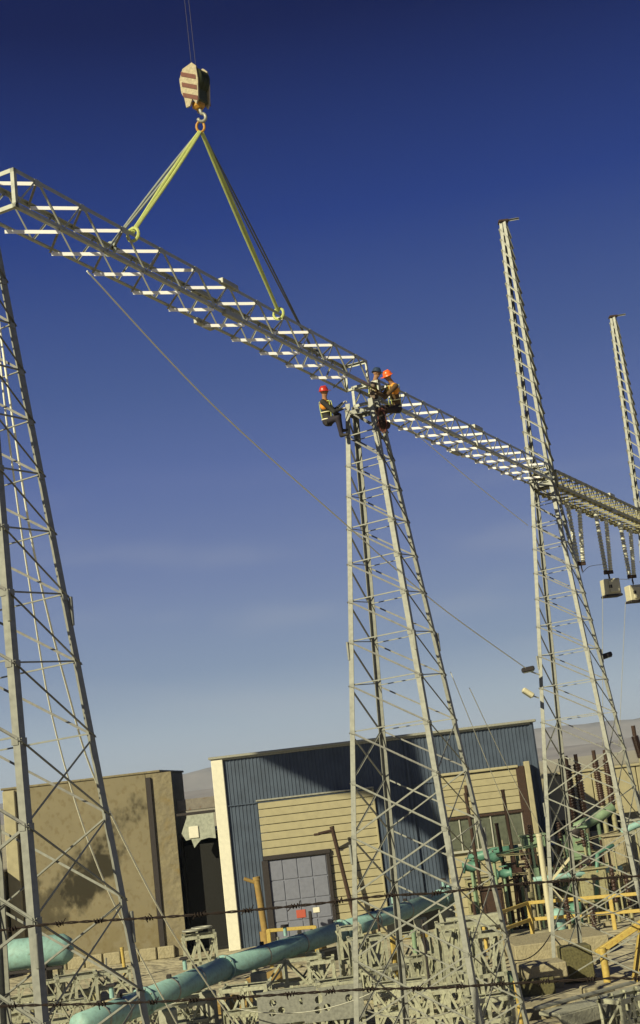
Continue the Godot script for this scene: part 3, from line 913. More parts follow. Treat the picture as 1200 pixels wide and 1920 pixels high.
func pole(called: String, label: String, category: String, a: Vector3, b: Vector3, r: float, m: Material, group := "") -> Node3D:
	var t := thing(called, label, category, a, group)
	rod(t, "shaft", a, b, r, m)
	box(t, "base_plate", a + Vector3.UP * 0.03, Vector3(r * 5, 0.06, r * 5), m, 0.01)
	rod(t, "cap", b, b + (b - a).normalized() * r, r * 1.15, m)
	return t

func block(called: String, label: String, c: Vector3, size: Vector3, m: Material, yaw: float, group := "concrete blocks at the lower right") -> void:
	var o := box(self, called, c, size, m, 0.04, Basis(Vector3.UP, yaw))
	tag(o, label, "concrete block", group)

func valve(label: String, at: Vector3, s: float) -> void:
	var t := thing("pipe_valve", label, "valve", at, "green valves on the pipework")
	var st := start(true)
	lathe(st, Transform3D(Basis(Vector3.BACK, PI / 2), at), PackedVector2Array([Vector2(0, -0.5 * s), Vector2(0.34 * s, -0.5 * s), Vector2(0.34 * s, -0.4 * s), Vector2(0.2 * s, -0.36 * s), Vector2(0.32 * s, 0), Vector2(0.2 * s, 0.36 * s), Vector2(0.34 * s, 0.4 * s), Vector2(0.34 * s, 0.5 * s), Vector2(0, 0.5 * s)]), 14)
	put(t, "body", st, M.green_pipe)
	rod(t, "stem", at, at + Vector3.UP * s * 0.5, 0.05 * s, M.dull_zinc)
	var wheel := start(true)
	var lp := PackedVector3Array()
	for k in 17: lp.append(at + Vector3(0.28 * s * cos(TAU * k / 16.0), s * 0.48, 0.28 * s * sin(TAU * k / 16.0)))
	tube(wheel, lp, 0.035 * s, 6, false)
	put(t, "hand_wheel", wheel, M.green_pipe)
	rod(t, "drop_pipe", at + Vector3(0, 0, -0.05), Vector3(at.x, 0, at.z - 0.05), 0.1 * s, M.pale_green)

func build_yard() -> void:
	# the long turquoise main and its saddles
	var line := [Vector3(-8.42, 2, -39.28), Vector3(-7.12, 2, -42.6), Vector3(-5.18, 2, -48.24), Vector3(-1.12, 2, -55.43), Vector3(4.52, 2, -63.62), Vector3(5.45, 2, -67.4)]
	line[4] = (line[3] as Vector3) + ((line[3] as Vector3) - (line[2] as Vector3)) * 1.12
	line[5] = (line[4] as Vector3) + Vector3(0.5, 0, -1.6)
	var main := thing("water_main", "long turquoise pipe running across the yard before the warehouse", "pipe", line[2])
	for k in 5:
		var st := start(true)
		tube(st, PackedVector3Array([line[k], line[k + 1]]), 0.37, 20)
		put(main, "pipe_section", st, M.turquoise)
		var d: Vector3 = ((line[k + 1] as Vector3) - line[k]).normalized()
		var fl := start(true)
		tube(fl, PackedVector3Array([line[k + 1] - d * 0.08, line[k + 1] + d * 0.05]), 0.44, 20)
		put(main, "flange", fl, M.turquoise)
		for j in 10:                                   # bolts round the flange
			var e := TAU * j / 10.0
			var sd := d.cross(Vector3.UP).normalized()
			var bc: Vector3 = line[k + 1] + (sd * cos(e) + Vector3.UP * sin(e)) * 0.405
			rod(main, "bolt", bc - d * 0.11, bc + d * 0.09, 0.022, M.dull_zinc)
		for q in [0.3, 0.62]:                          # straps and their dark brackets
			var sc: Vector3 = (line[k] as Vector3).lerp(line[k + 1], q)
			var band := start(true)
			tube(band, PackedVector3Array([sc - d * 0.04, sc + d * 0.04]), 0.385, 20)
			put(main, "strap", band, M.dull_zinc)
			box(main, "bracket", sc + Vector3.UP * 0.43, Vector3(0.16, 0.12, 0.16), M.dark_trim, 0.02)
		var mid: Vector3 = (line[k] + line[k + 1]) / 2.0
		for q in [0.25, 0.75]:
			var s: Vector3 = (line[k] as Vector3).lerp(line[k + 1], q)
			box(main, "saddle", Vector3(s.x, 0.75, s.z), Vector3(0.5, 1.5, 0.4), M.grey_concrete, 0.04, Basis(Vector3.UP, atan2(d.x, d.z)))
		rod(main, "vent", mid + Vector3.UP * 0.44, mid + Vector3.UP * 0.8, 0.07, M.turquoise)
		box(main, "vent_flange", mid + Vector3.UP * 0.8, Vector3(0.3, 0.08, 0.3), M.dark_trim, 0.02)
	var tank := thing("storage_tank", "horizontal turquoise tank cut by the left frame edge", "tank", Vector3(-14.45, 1.91, -57))
	var ts := start(true)
	var tc := Vector3(-14.63, 2.4, -57)
	lathe(ts, Transform3D(Basis(Vector3.BACK, PI / 2), tc), PackedVector2Array([Vector2(0, -2.4), Vector2(0.4, -2.32), Vector2(0.62, -2.0), Vector2(0.62, 1.8), Vector2(0.4, 2.1), Vector2(0, 2.2)]), 20)
	put(tank, "shell", ts, M.turquoise)
	for x in [-1.2, 1.2]:
		box(tank, "cradle", Vector3(tc.x + x, (tc.y - 0.5) / 2.0, tc.z), Vector3(0.3, tc.y - 0.5, 1.0), M.dark_trim, 0.03)
	box(tank, "skid", Vector3(tc.x, tc.y - 0.66, tc.z + 0.4), Vector3(4.0, 0.12, 0.2), M.dark_trim, 0.02)
	# support frames
	var f := [
		["boxy lattice frame with coiled wire on top beside the warehouse corner", Vector3(-7.28, 0, -59.04), 1.45, 2.2, 1.3, 2, 0.15],
		["two bay lattice frame under the turquoise pipe, left of centre", Vector3(-3.22, 0, -51.56), 2.6, 1.75, 1.2, 2, 0.1],
		["low lattice frame at the bottom left corner", Vector3(-13.54, 0, -52.75), 1.8, 1.3, 1.2, 2, 0.3],
		["lattice frame at the bottom left with a dark gap", Vector3(-11.1, 0, -51.77), 1.5, 2.0, 1.2, 2, 0.25],
		["lattice frame at the bottom below the left pipe end", Vector3(-8.37, 0, -48.57), 1.6, 1.5, 1.2, 2, 0.1],
		["low bottom edge lattice frame beside the coil frame", Vector3(-6.56, 0, -47.94), 1.5, 1.4, 1.0, 2, 0.0],
		["bottom edge lattice frame below the door", Vector3(-4.3, 0, -46.1), 1.6, 1.7, 1.0, 2, -0.1],
		["bottom edge frame with a round holed plate", Vector3(-2.65, 0, -44.66), 1.7, 1.6, 1.0, 2, 0.05],
		["bottom edge lattice frame right of the holed plate", Vector3(-1.19, 0, -44.22), 1.4, 1.8, 1.1, 2, 0.1],
		["tall narrow lattice frame before the pipe, left of the pale post", Vector3(-0.15, 0, -51.17), 1.3, 2.2, 1.0, 2, 0.2],
		["thin lattice frame in front of the black shadow box", Vector3(1.29, 0, -52.59), 1.1, 2.0, 0.9, 1, 0.1],
		["bottom edge lattice frame under the middle tower leg", Vector3(0.71, 0, -43.06), 1.7, 1.7, 1.0, 2, 0.0],
		["grey lattice frame between the middle tower legs", Vector3(2.88, 0, -45.31), 1.3, 3.0, 1.0, 2, 0.15],
		["grey lattice frame right of the middle tower legs", Vector3(3.74, 0, -45.22), 0.9, 2.6, 0.9, 1, 0.1],
		["bottom edge lattice frame right of the middle tower", Vector3(3.22, 0, -41.13), 1.4, 1.3, 0.9, 2, 0.05],
		["slender lattice frame left of the rusty post by the saddle", Vector3(-0.77, 0, -52.6), 0.9, 2.5, 0.8, 1, 0.1],
		["lattice frame between the thin dark post and the dull green post", Vector3(1.65, 0, -48.19), 1.1, 1.7, 0.9, 2, 0.3],
		["broad low lattice frame at the bottom under the thin dark post", Vector3(1.89, 0, -42.34), 1.6, 1.5, 1.0, 3, 0.0],
		["tall lattice frame just left of the pale portal", Vector3(2.49, 0, -48.16), 0.8, 2.4, 0.8, 1, 0.2],
		["low lattice frame on the sand at the foot of the tan building", Vector3(-11.03, 0, -58.69), 1.5, 1.2, 1.0, 2, 0.2],
		["open lattice frame beside the tank at the far left", Vector3(-13.97, 0, -59.67), 1.3, 1.6, 1.0, 2, 0.15],
		["lattice frame right of the two bay frame under the pipe", Vector3(-1.92, 0, -51.24), 1.0, 1.6, 1.0, 1, 0.0],
		["dark lattice frame in the bottom right corner", Vector3(6.99, 0, -39.25), 1.5, 1.2, 0.9, 3, 0.6],
	]
	for q in f:
		var t := stand(q[0], q[1], q[2], q[3], q[4], q[5], M.pale_steel, q[6])
		if q[0].contains("coiled"):
			for k in 2:
				var lp := PackedVector3Array()
				for j in 17: lp.append((q[1] as Vector3) + Vector3(-0.25 + k * 0.4 + 0.42 * cos(TAU * j / 16.0), q[3] + 0.14 + k * 0.07, 0.3 * sin(TAU * j / 16.0)))
				var st := start(true)
				tube(st, lp, 0.05, 6, false)
				tag(put(self, "wire_coil", st, M.dull_zinc), ["larger lower wire coil on the boxy frame", "upper wire coil on the boxy frame"][k], "wire coil", "coils on the boxy frame")
		if q[0].contains("holed plate"):
			var hole := CSGBox3D.new()
			hole.name = "holed_plate"
			hole.size = Vector3(1.9, 1.0, 0.05)
			hole.material = M.steel
			t.add_child(hole)
			hole.position = Vector3(-0.2, 1.15, 0.6)
			for h in [[-0.45, 0.15], [-0.2, -0.1], [-0.5, -0.15], [0.5, 0.1]]:
				var cy := CSGCylinder3D.new()
				cy.operation = CSGShape3D.OPERATION_SUBTRACTION
				cy.name = "bore"
				cy.radius = 0.12
				cy.height = 0.3
				cy.rotation.x = PI / 2
				cy.position = Vector3(h[0], h[1], 0)
				hole.add_child(cy)
	# the pale portal between the tower legs
	var po := Vector3(3.71, 0, -49.32)
	var portal := thing("equipment_portal", "pale grey portal of two posts and a cap beam between the middle tower legs", "portal", po)
	for x in [-0.55, 0.62]:
		box(portal, "post", po + Vector3(x, 1.15, 0), Vector3(0.26, 2.3, 0.26), M.pale_steel, 0.02)
		box(portal, "foot_plate", po + Vector3(x, 0.05, 0), Vector3(0.5, 0.1, 0.5), M.pale_steel, 0.02)
	box(portal, "cap_beam", po + Vector3(0.0, 2.45, 0), Vector3(1.9, 0.42, 0.4), M.pale_steel, 0.03)
	box(portal, "bracket", po + Vector3(0.05, 1.3, 0.1), Vector3(0.9, 0.14, 0.14), M.dull_zinc, 0.02)
	for x in [-0.4, 0.1, 0.5]:
		rod(portal, "pin", po + Vector3(x, 2.6, 0.0), po + Vector3(x, 3.1, 0.0), 0.06, M.porcelain)
	var drums := [["rusty drum beside the rail end", Vector3(4.4, 0, -62.6), M.rust], ["pale drum at the foot of the portal", Vector3(4.42, 0, -47.34), M.pale_green], ["teal drum below the cream mast", Vector3(8.75, 0, -64.04), M.turquoise], ["dull teal drum right of the cream mast", Vector3(9.83, 0, -65.6), M.green_pipe]]
	for q in drums:
		var st := start(true)
		lathe(st, Transform3D(Basis(), q[1]), PackedVector2Array([Vector2(0.30, 0), Vector2(0.30, 0.28), Vector2(0.32, 0.30), Vector2(0.30, 0.32), Vector2(0.30, 0.60), Vector2(0.32, 0.62), Vector2(0.30, 0.64), Vector2(0.30, 0.9), Vector2(0.27, 0.9), Vector2(0.27, 0.87), Vector2(0, 0.87)]), 18)
		tag(put(self, "drum", st, q[2]), q[0], "drum", "drums in the yard")
	var teal := [["teal pipe run on stubs behind the rail, lower one", [Vector3(7.91, 2.27, -64.5), Vector3(9.8, 2.29, -64.5), Vector3(12.26, 2.24, -65.5)], 0.13], ["thin teal pipe rising right of the port cabinet", [Vector3(10.68, 0.98, -64.5), Vector3(11.12, 3.1, -64.8), Vector3(11.99, 3.35, -65.2)], 0.1], ["teal elbow pipe at the right frame edge", [Vector3(12.81, 3.8, -67), Vector3(13.51, 4.03, -67), Vector3(14.19, 4.16, -67)], 0.16]]
	for q in teal:
		var st := start(true)
		tube(st, PackedVector3Array(q[1]), q[2], 12)
		var p0: Vector3 = q[1][0]
		var t := thing("teal_pipe", q[0], "pipe", Vector3(p0.x, 0, p0.z), "teal pipes in the switchyard")
		put(t, "pipe", st, M.green_pipe if q[2] < 0.12 else M.turquoise)
		for e in q[1]:
			rod(t, "stub", Vector3(e.x, 0, e.z), e, 0.05, M.old_steel)
	var runs := [["thin loose cable sagging between the front frames at the left", Vector3(-12.37, 1.2, -49.93), Vector3(-6.5, 1.5, -45.09)], ["thin loose cable sagging in front of the pipe at centre", Vector3(-4.44, 1.4, -43.28), Vector3(-0.1, 1.6, -41.9)], ["thin loose cable between the pale portal and the front frames", Vector3(-0.31, 1.5, -39.41), Vector3(2.57, 2.2, -35.18)], ["dark cable lying over the slab toward the cream mast", Vector3(5.03, 0.8, -50.65), Vector3(6.9, 1.4, -52.63)], ["thin cable strung behind the yellow rail at the right", Vector3(6.19, 3, -45.83), Vector3(9.46, 2.6, -48.05)]]
	for q in runs:
		ropes("loose_cable", q[0], "cable", [q[1], q[2]], 0.02, M.dark_trim if q[0].contains("dark") else M.dull_zinc, "loose cables in the yard", 0.35)
	# girders stacked on the ground
	var lying := [["lattice girder lying along the bottom edge at the far left", Vector3(-11.42, 1.48, -46), 1.35, 3.6], ["lattice girder lying along the bottom edge left of centre", Vector3(-7.05, 1.11, -45), 1.2, 3.2], ["lattice girder lying along the bottom edge under the door", Vector3(-3.27, 0.79, -45), 1.3, 3.4], ["lattice girder lying below the black shadow box", Vector3(-0.34, 0.58, -46), 1.15, 3.0], ["lattice girder lying behind the bottom left frames", Vector3(-11.63, 1.54, -52), 1.3, 3.4], ["short lattice girder lying before the shadow box, right of the pipe saddle", Vector3(0.71, 0.82, -50), 1.0, 2.4]]
	for q in lying:
		var c: Vector3 = q[1]
		var g := beam("lattice_girder", q[0], c, q[2], 0.0, 0.62, 0.62, -q[3] / 2.0, q[3] / 2.0, 0.62, M.pale_steel, M.pale_steel, 0.09)
		g.set_meta("group", "girders lying in the yard")
		g.set_meta("category", "lattice girder")
		for s in [-0.35, 0.35]:
			box(g, "trestle", Vector3(c.x + s * q[3], (c.y - 0.33) / 2.0, c.z), Vector3(0.16, maxf(c.y - 0.33, 0.1), 0.7), M.old_steel, 0.02)
	# loose posts
	var posts := [
		["slim grey post left of the black shadow box", Vector3(-1.37, 0, -57.13), 2.2, 0.05, M.steel], ["slim rusty post right of the pipe saddle", Vector3(0.34, 0, -53.31), 2.6, 0.05, M.rust],
		["slim grey post at the bottom below the shadow box", Vector3(-0.72, 0, -47.69), 2.4, 0.05, M.steel], ["thin dark post rising from the sandy ground", Vector3(1.75, 0, -46.06), 3.0, 0.045, M.dark_trim],
		["dull green post in front of the turquoise pipe", Vector3(1.52, 0, -50.21), 2.2, 0.09, M.pale_green], ["short cream post under the end of the yellow rail", Vector3(3.14, 0, -51.84), 1.9, 0.09, M.cream],
		["thin grey pole beside the lower left frames", Vector3(-13.01, 0, -57.68), 2.2, 0.05, M.old_steel], ["ochre stake in front of the tan wall", Vector3(-11.46, 0, -64.09), 1.4, 0.08, M.yellow],
		["thin grey stake right of the ochre stake", Vector3(-12.09, 0, -62.67), 1.2, 0.04, M.steel], ["slim yellow post at the bottom edge right of the middle tower", Vector3(3.99, 0, -39.9), 1.7, 0.06, M.yellow],
		["slim leaning grey post below the turquoise pipe", Vector3(-3.65, 0, -56.31), 1.9, 0.05, M.steel],
	]
	for q in posts:
		pole("yard_post", q[0], "post", q[1], (q[1] as Vector3) + Vector3(rng.randf_range(-0.1, 0.1), q[2], 0), q[3], q[4], "loose posts in the yard")
	var pp := Vector3(7.97, 0, -61.12)
	var lp := pole("yard_mast", "cream mast with a short cross strut behind the yellow rail", "mast", pp, pp + Vector3(0.05, 4.4, 0), 0.13, M.cream)
	angle_bar(lp, "strut", pp + Vector3(0.1, 2.2, 0), pp + Vector3(1.3, 3.3, 0), 0.1, Vector3.UP, Vector3.BACK, M.cream)
	angle_bar(lp, "strut", pp + Vector3(-0.1, 2.6, 0), pp + Vector3(0.9, 1.2, 0), 0.08, Vector3.UP, Vector3.BACK, M.cream)
	var lb := Vector3(-0.55, 0, -69.6)
	var lamp := pole("lamp_post", "rust brown post with a short arm standing before the beige bay", "lamp post", lb, Vector3(-1.28, 5.5, -69.6), 0.11, M.rust)
	rod(lamp, "arm", Vector3(-1.27, 5.4, -69.6), Vector3(-2.0, 5.32, -69.4), 0.08, M.rust)
	box(lamp, "head", Vector3(-2.1, 5.3, -69.4), Vector3(0.3, 0.12, 0.2), M.rust, 0.03)
	var ob := Vector3(-4.95, 0, -66.5)
	var old := pole("lamp_post", "ochre stub post with a crooked arm left of the grey door", "lamp post", ob, Vector3(-5.15, 3.6, -66.5), 0.16, M.ochre_render)
	rod(old, "arm", Vector3(-5.14, 3.45, -66.5), Vector3(-5.75, 3.75, -66.4), 0.09, M.ochre_render)
	rod(old, "collar", Vector3(-5.0, 0.2, -66.5), Vector3(-5.02, 1.2, -66.5), 0.26, M.ochre_render)
	# yellow guard rails
	rail("yellow guard rail with two bars curving across the right of the yard", [Vector3(3.48, 1.5, -53.96), Vector3(4.81, 1.5, -58.39), Vector3(7.25, 1.5, -62.3), Vector3(10.75, 1.5, -61.2), Vector3(12.89, 1.5, -60.47)])
	rail("short yellow barrier bar in front of the grey door", [Vector3(-4.54, 1.66, -62), Vector3(-2.43, 1.58, -62)])
	rail("yellow beam lying along the black shadow box", [Vector3(0.8, 1.87, -52), Vector3(3.38, 1.7, -53)])
	# yellow trestle at the lower right
	var tp := Vector3(7.99, 0, -48.5)
	var tr := thing("yellow_trestle", "yellow post and slanting brace of a trestle at the lower right", "trestle", tp)
	rod(tr, "post", tp, tp + Vector3.UP * 1.15, 0.13, M.yellow)
	box(tr, "beam", tp + Vector3(0.85, 1.45, -0.3), Vector3(2.3, 0.22, 0.22), M.yellow, 0.02, Basis(Vector3.BACK, 0.45))
	angle_bar(tr, "leg", tp + Vector3(1.45, 1.8, -0.3), tp + Vector3(0.75, 0, 0.4), 0.2, Vector3.RIGHT, Vector3.BACK, M.yellow)
	angle_bar(tr, "leg", tp + Vector3(1.6, 1.8, -0.3), tp + Vector3(1.9, 0, 0.4), 0.2, Vector3.RIGHT, Vector3.BACK, M.yellow)
	# concrete works
	block("concrete_block", "long light concrete block above a dark pit, middle of the lower right", Vector3(5.72, 0.75, -48), Vector3(1.55, 0.5, 1.2), M.concrete, 0.1)
	block("concrete_block", "concrete face with its shade painted dark under the sandy slab", Vector3(7.17, 0.6, -49.63), Vector3(1.1, 1.2, 0.8), M.pit_shade, 0.05)
	block("concrete_block", "broad flat sandy slab behind the pit", Vector3(7.41, 0.35, -56.49), Vector3(3.8, 0.7, 3.0), M.concrete, 0.06)
	block("concrete_block", "low concrete block along the bottom beside the yellow post", Vector3(5.22, 0.25, -43.22), Vector3(2.0, 0.5, 0.9), M.concrete, 0.12)
	block("concrete_block", "small concrete block right of the dark face", Vector3(7.02, 0.35, -44.84), Vector3(1.0, 0.4, 0.7), M.concrete, 0.05)
	block("concrete_block", "thick concrete block at the bottom edge", Vector3(4.42, 0.2, -40.51), Vector3(1.5, 0.5, 0.8), M.concrete, 0.0)
	block("shade_plate", "dark plate painted as the shade below the long block", Vector3(5.32, 0.3, -47.55), Vector3(1.4, 0.6, 0.5), M.pit_shade, 0.1)  # dark plate stands in for the shaded front of the long block
	var ch := Vector3(6.65, 0.3, -42.41)
	var duct := thing("cable_duct", "pale grey concrete duct sloping across the bottom right corner", "duct", ch)
	var dt := Basis(Vector3.UP, -0.95) 
	box(duct, "cover", ch + Vector3(0, 0.2, 0), Vector3(0.9, 0.12, 4.2), M.grey_concrete, 0.03, dt)
	box(duct, "side", ch + dt * Vector3(0.42, 0, 0), Vector3(0.1, 0.4, 4.2), M.grey_concrete, 0.02, dt)
	box(duct, "rail", ch + dt * Vector3(-0.5, 0.35, 0), Vector3(0.1, 0.1, 4.4), M.dull_zinc, 0.02, dt)
	# black boxes stand in for the shadow under the pipe; then rubble
	var shade_boxes := [[Vector3(-1.78, 0, -62.62), Vector3(2.2, 0.5, 1.0), "dark box for the shadow under the turquoise pipe near the door"], [Vector3(2.47, 0, -69.84), Vector3(3.2, 1.2, 1.0), "long black box for the shadow under the pipe at centre right"]]
	for q in shade_boxes:
		var t := box(self, "shade_box", (q[0] as Vector3) + Vector3.UP * q[1].y * 0.5, q[1], M.black, 0.03, Basis(Vector3.UP, 0.6))
		tag(t, q[2], "shadow box", "dark boxes for the shadow under the pipe")
	for q in [[Vector3(-4.45, 0, -56.91), "tan boulder under the left part of the turquoise pipe"], [Vector3(-2.72, 0, -64.35), "reddish tan boulder under the pipe near the door"], [Vector3(-5.28, 0, -51.25), "tan boulder beside the boxy frame foot"]]:
		rock("boulder", q[1], q[0], 0.55)
	for k in 46:
		var a := rng.randf_range(-0.20, 0.19)
		var r := rng.randf_range(44.0, 66.0)
		var at := Vector3(sin(a) * r, 0.05, -cos(a) * r)
		if k < 40: rubble.append([at, rng.randf_range(0.1, 0.28)])
	var rs := start()
	for q in rubble:
		lump(rs, q[0], q[1])
	var rb := put(self, "rubble", rs, M.concrete)
	rb.set_meta("kind", "stuff")
	# the switchyard at the right
	var tall := [["brown insulator post before the low building, first from the left", Vector3(11.46, 7.23, -72), Vector3(11.49, 4.3, -72), 0.24], ["brown insulator post before the low building, second from the left", Vector3(11.98, 7.25, -72), Vector3(11.99, 4.25, -72), 0.24], ["dark red brown insulator post, third from the left", Vector3(12.6, 7.35, -70), Vector3(12.65, 5.04, -70), 0.21], ["brown insulator post, fourth from the left behind the tower leg", Vector3(13.18, 7.31, -70), Vector3(13.14, 4.99, -70), 0.21], ["short brown insulator post beside the first one", Vector3(11.44, 7.1, -74), Vector3(11.43, 6.47, -74), 0.12], ["brown insulator post at the right frame edge", Vector3(13.99, 8.31, -66), Vector3(14.14, 7.26, -66), 0.22]]
	for q in tall:
		var a: Vector3 = q[2]
		var t := thing("bushing", q[0], "insulator post", Vector3(a.x, 0, a.z), "tall brown insulator posts")
		insulator(t, a, q[1], 20, q[3], M.porcelain, 0.75)
		rod(t, "cap", q[1], (q[1] as Vector3) + Vector3.UP * 0.5, 0.1, M.rust)
		rod(t, "pedestal", Vector3(a.x, 0, a.z), a, 0.13, M.old_steel)
	for q in [["by the left valve", Vector3(6.61, 0, -78.92), 2.6], ["above the green header", Vector3(8.41, 0, -85.41), 2.4], ["right of the green header", Vector3(8.61, 0, -80.72), 2.7], ["left of the cream mast", Vector3(8.89, 0, -71.72), 2.3], ["just right of the cream mast", Vector3(9.38, 0, -67.27), 2.6], ["left of the port cabinet", Vector3(10.43, 0, -69.92), 2.2], ["right of the port cabinet", Vector3(10.3, 0, -65.09), 2.8], ["left of the sandy cabinet", Vector3(11.19, 0, -66.48), 2.4], ["right of the sandy cabinet", Vector3(11.48, 0, -63.81), 2.6], ["at the right frame edge", Vector3(11.71, 0, -61.82), 2.4], ["low behind the middle rail", Vector3(8.7, 0, -60.41), 1.8], ["low in front of the port cabinet", Vector3(9.36, 0, -57.91), 1.6]]:
		bushing("small brown insulator post " + q[0], q[1], q[2], 0.15, M.porcelain)
	var kit := [[Vector3(10.74, 3.43, -68), "tall pale green switch cabinet with a round dark port", Vector3(0.9, 1.5, 0.8), M.pale_green], [Vector3(8.54, 3.81, -67.5), "pale green flat cabinet at the warehouse right corner", Vector3(1.1, 0.55, 0.8), M.pale_green], [Vector3(12.35, 2.58, -67), "sandy equipment cabinet left of the far tower leg", Vector3(1.0, 2.2, 0.9), M.concrete], [Vector3(13.75, 2.96, -69), "grey equipment cabinet at the right frame edge", Vector3(0.9, 2.4, 0.9), M.grey_concrete], [Vector3(5.83, 1.34, -64), "rusty equipment box behind the yellow rail end", Vector3(1.0, 1.6, 0.8), M.rust], [Vector3(10.72, 1.66, -65), "low tan equipment box behind the yellow rail", Vector3(1.3, 1.5, 0.8), M.old_steel]]
	for q in kit:
		var c: Vector3 = q[0]
		var t := thing("switch_cabinet", q[1], "cabinet", Vector3(c.x, 0, c.z), "cabinets in the switchyard")
		box(t, "casing", c, q[2], q[3], 0.04)
		box(t, "door", c + Vector3(0, 0, q[2].z / 2 + 0.02), Vector3(q[2].x * 0.8, q[2].y * 0.8, 0.04), q[3], 0.015)
		box(t, "roof", c + Vector3(0, q[2].y / 2 + 0.04, 0), Vector3(q[2].x + 0.2, 0.08, q[2].z + 0.2), q[3], 0.02)
		if q[1].contains("port"):
			var st := start(true)
			lathe(st, Transform3D(Basis(Vector3.RIGHT, PI / 2), c + Vector3(0, 0.6, q[2].z / 2 + 0.03)), PackedVector2Array([Vector2(0.3, 0), Vector2(0.3, 0.06), Vector2(0, 0.06)]), 16)
			put(t, "port", st, M.dark_trim)
		for x in [-0.35, 0.35]:
			if c.y - q[2].y / 2 > 0.1:
				rod(t, "leg", Vector3(c.x + x * q[2].x, 0, c.z), Vector3(c.x + x * q[2].x, c.y - q[2].y / 2, c.z), 0.06, M.old_steel)
	valve("green pipe valve with hand wheel, left one above the turquoise pipe end", Vector3(5.27, 3.05, -66.5), 0.85)
	valve("green pipe valve with hand wheel, upper middle one at the pipe end", Vector3(6.34, 3.38, -66), 0.8)
	valve("green pipe valve, lower one beside the dark pit", Vector3(6.64, 2.67, -65), 0.7)
	var hd := thing("green_header", "green header pipe linking the valves right of the turquoise main", "pipe", Vector3(6.46, 3.51, -67))
	var hs := start(true)
	tube(hs, PackedVector3Array([Vector3(5.25, 3.35, -67), Vector3(6.47, 3.56, -67), Vector3(7.7, 3.57, -67)]), 0.24, 14)
	put(hd, "pipe", hs, M.green_pipe)
	for q in [Vector3(5.36, 3.33, -67), Vector3(7.6, 3.56, -67)]:
		rod(hd, "leg", Vector3(q.x, 0, q.z), q, 0.09, M.pale_green)
	var g2 := thing("green_header", "pale green bent pipe on stands below the brown insulator posts", "pipe", Vector3(11.63, 3.82, -70))
	var gs := start(true)
	tube(gs, PackedVector3Array([Vector3(10.6, 3.88, -70), Vector3(11.56, 4.23, -70), Vector3(12.43, 4.53, -70), Vector3(13.18, 4.93, -70)]), 0.28, 14)
	put(g2, "pipe", gs, M.pale_green)
	for q in [Vector3(10.97, 4, -70), Vector3(12.28, 4.47, -70)]:
		rod(g2, "leg", Vector3(q.x, 0, q.z), q, 0.1, M.pale_green)
	# open steelwork of the switchyard
	var frames := [["support frame behind the rail end by the valves", Vector3(5.78, 0, -70.47), 1.3, 2.2], ["support frame left of the cream mast", Vector3(7.56, 0, -72.71), 1.1, 3.0], ["support frame just behind the first rail post", Vector3(8.44, 0, -70.88), 1.2, 1.8], ["support frame right of the cream mast", Vector3(9.5, 0, -68.88), 1.4, 2.3], ["support frame under the sandy cabinet", Vector3(11.88, 0, -68.74), 1.3, 2.6], ["support frame near the right frame edge", Vector3(12.74, 0, -67.74), 1.2, 2.4], ["taller support frame behind the cream mast", Vector3(10.39, 0, -72.75), 1.2, 3.2]]
	for k in frames.size():
		stand(frames[k][0], frames[k][1], frames[k][2], frames[k][3], 1.0, 1, [M.old_steel, M.rust, M.steel][k % 3], 0.1 * k, k % 2 == 0)
	var bays := [["rusty switchgear bay left of the cream mast", Vector3(7.53, 0.96, -66)], ["rusty switchgear bay behind the cream mast", Vector3(9.36, 0.82, -68)], ["brown switchgear bay below the pale green pipe", Vector3(10.81, 0.56, -69)], ["olive switchgear bay left of the far tower leg", Vector3(11.65, 0.65, -67)], ["olive switchgear bay at the right frame edge", Vector3(13.12, 0.39, -68)]]
	for k in bays.size():
		var g: Vector3 = bays[k][1]
		g.y = 0.0
		var t := thing("switchgear_bay", bays[k][0], "switchgear", g, "switchgear bays behind the yellow rail")
		var hues := [M.rust, M.old_steel, M.pale_green, M.concrete, M.porcelain, M.dark_trim, M.dull_zinc]
		for i in 9:
			var a := g + Vector3(rng.randf_range(-0.9, 0.9), 0, rng.randf_range(-1.0, 1.0))
			var h := rng.randf_range(1.6, 4.2)
			rod(t, "post", a, a + Vector3(rng.randf_range(-0.1, 0.1), h, 0), rng.randf_range(0.04, 0.09), hues[rng.randi() % 7])
			if i % 2 == 0:
				box(t, "switch_box", a + Vector3(0, h * rng.randf_range(0.4, 0.9), 0.1), Vector3(rng.randf_range(0.25, 0.55), rng.randf_range(0.25, 0.6), 0.3), hues[rng.randi() % 7], 0.03)
			if i % 3 == 0:
				insulator(t, a + Vector3.UP * h, a + Vector3.UP * (h + 0.8), 6, 0.14, M.porcelain, 0.6)
		for i in 4:
			var y := rng.randf_range(1.2, 3.6)
			var zz := rng.randf_range(-0.8, 0.8)
			angle_bar(t, "cross_bar", g + Vector3(-1.1, y, zz), g + Vector3(1.1, y + rng.randf_range(-0.5, 0.5), zz), 0.1, Vector3.DOWN, Vector3.BACK, hues[rng.randi() % 4])
	for q in [["rusty standing post before the office window, tall", Vector3(7.38, 4.02, -66), 2.4], ["rusty standing post before the office, left of the windows", Vector3(5.58, 3.87, -66), 2.6], ["rusty stub before the office base", Vector3(6.86, 3.98, -66), 0.9]]:
		var b: Vector3 = q[1]
		pole("rusty_post", q[0], "post", Vector3(b.x, 0.0, b.z), b + Vector3(-0.15, q[2], 0), 0.09, M.rust, "rusty posts before the office")

var rubble := []

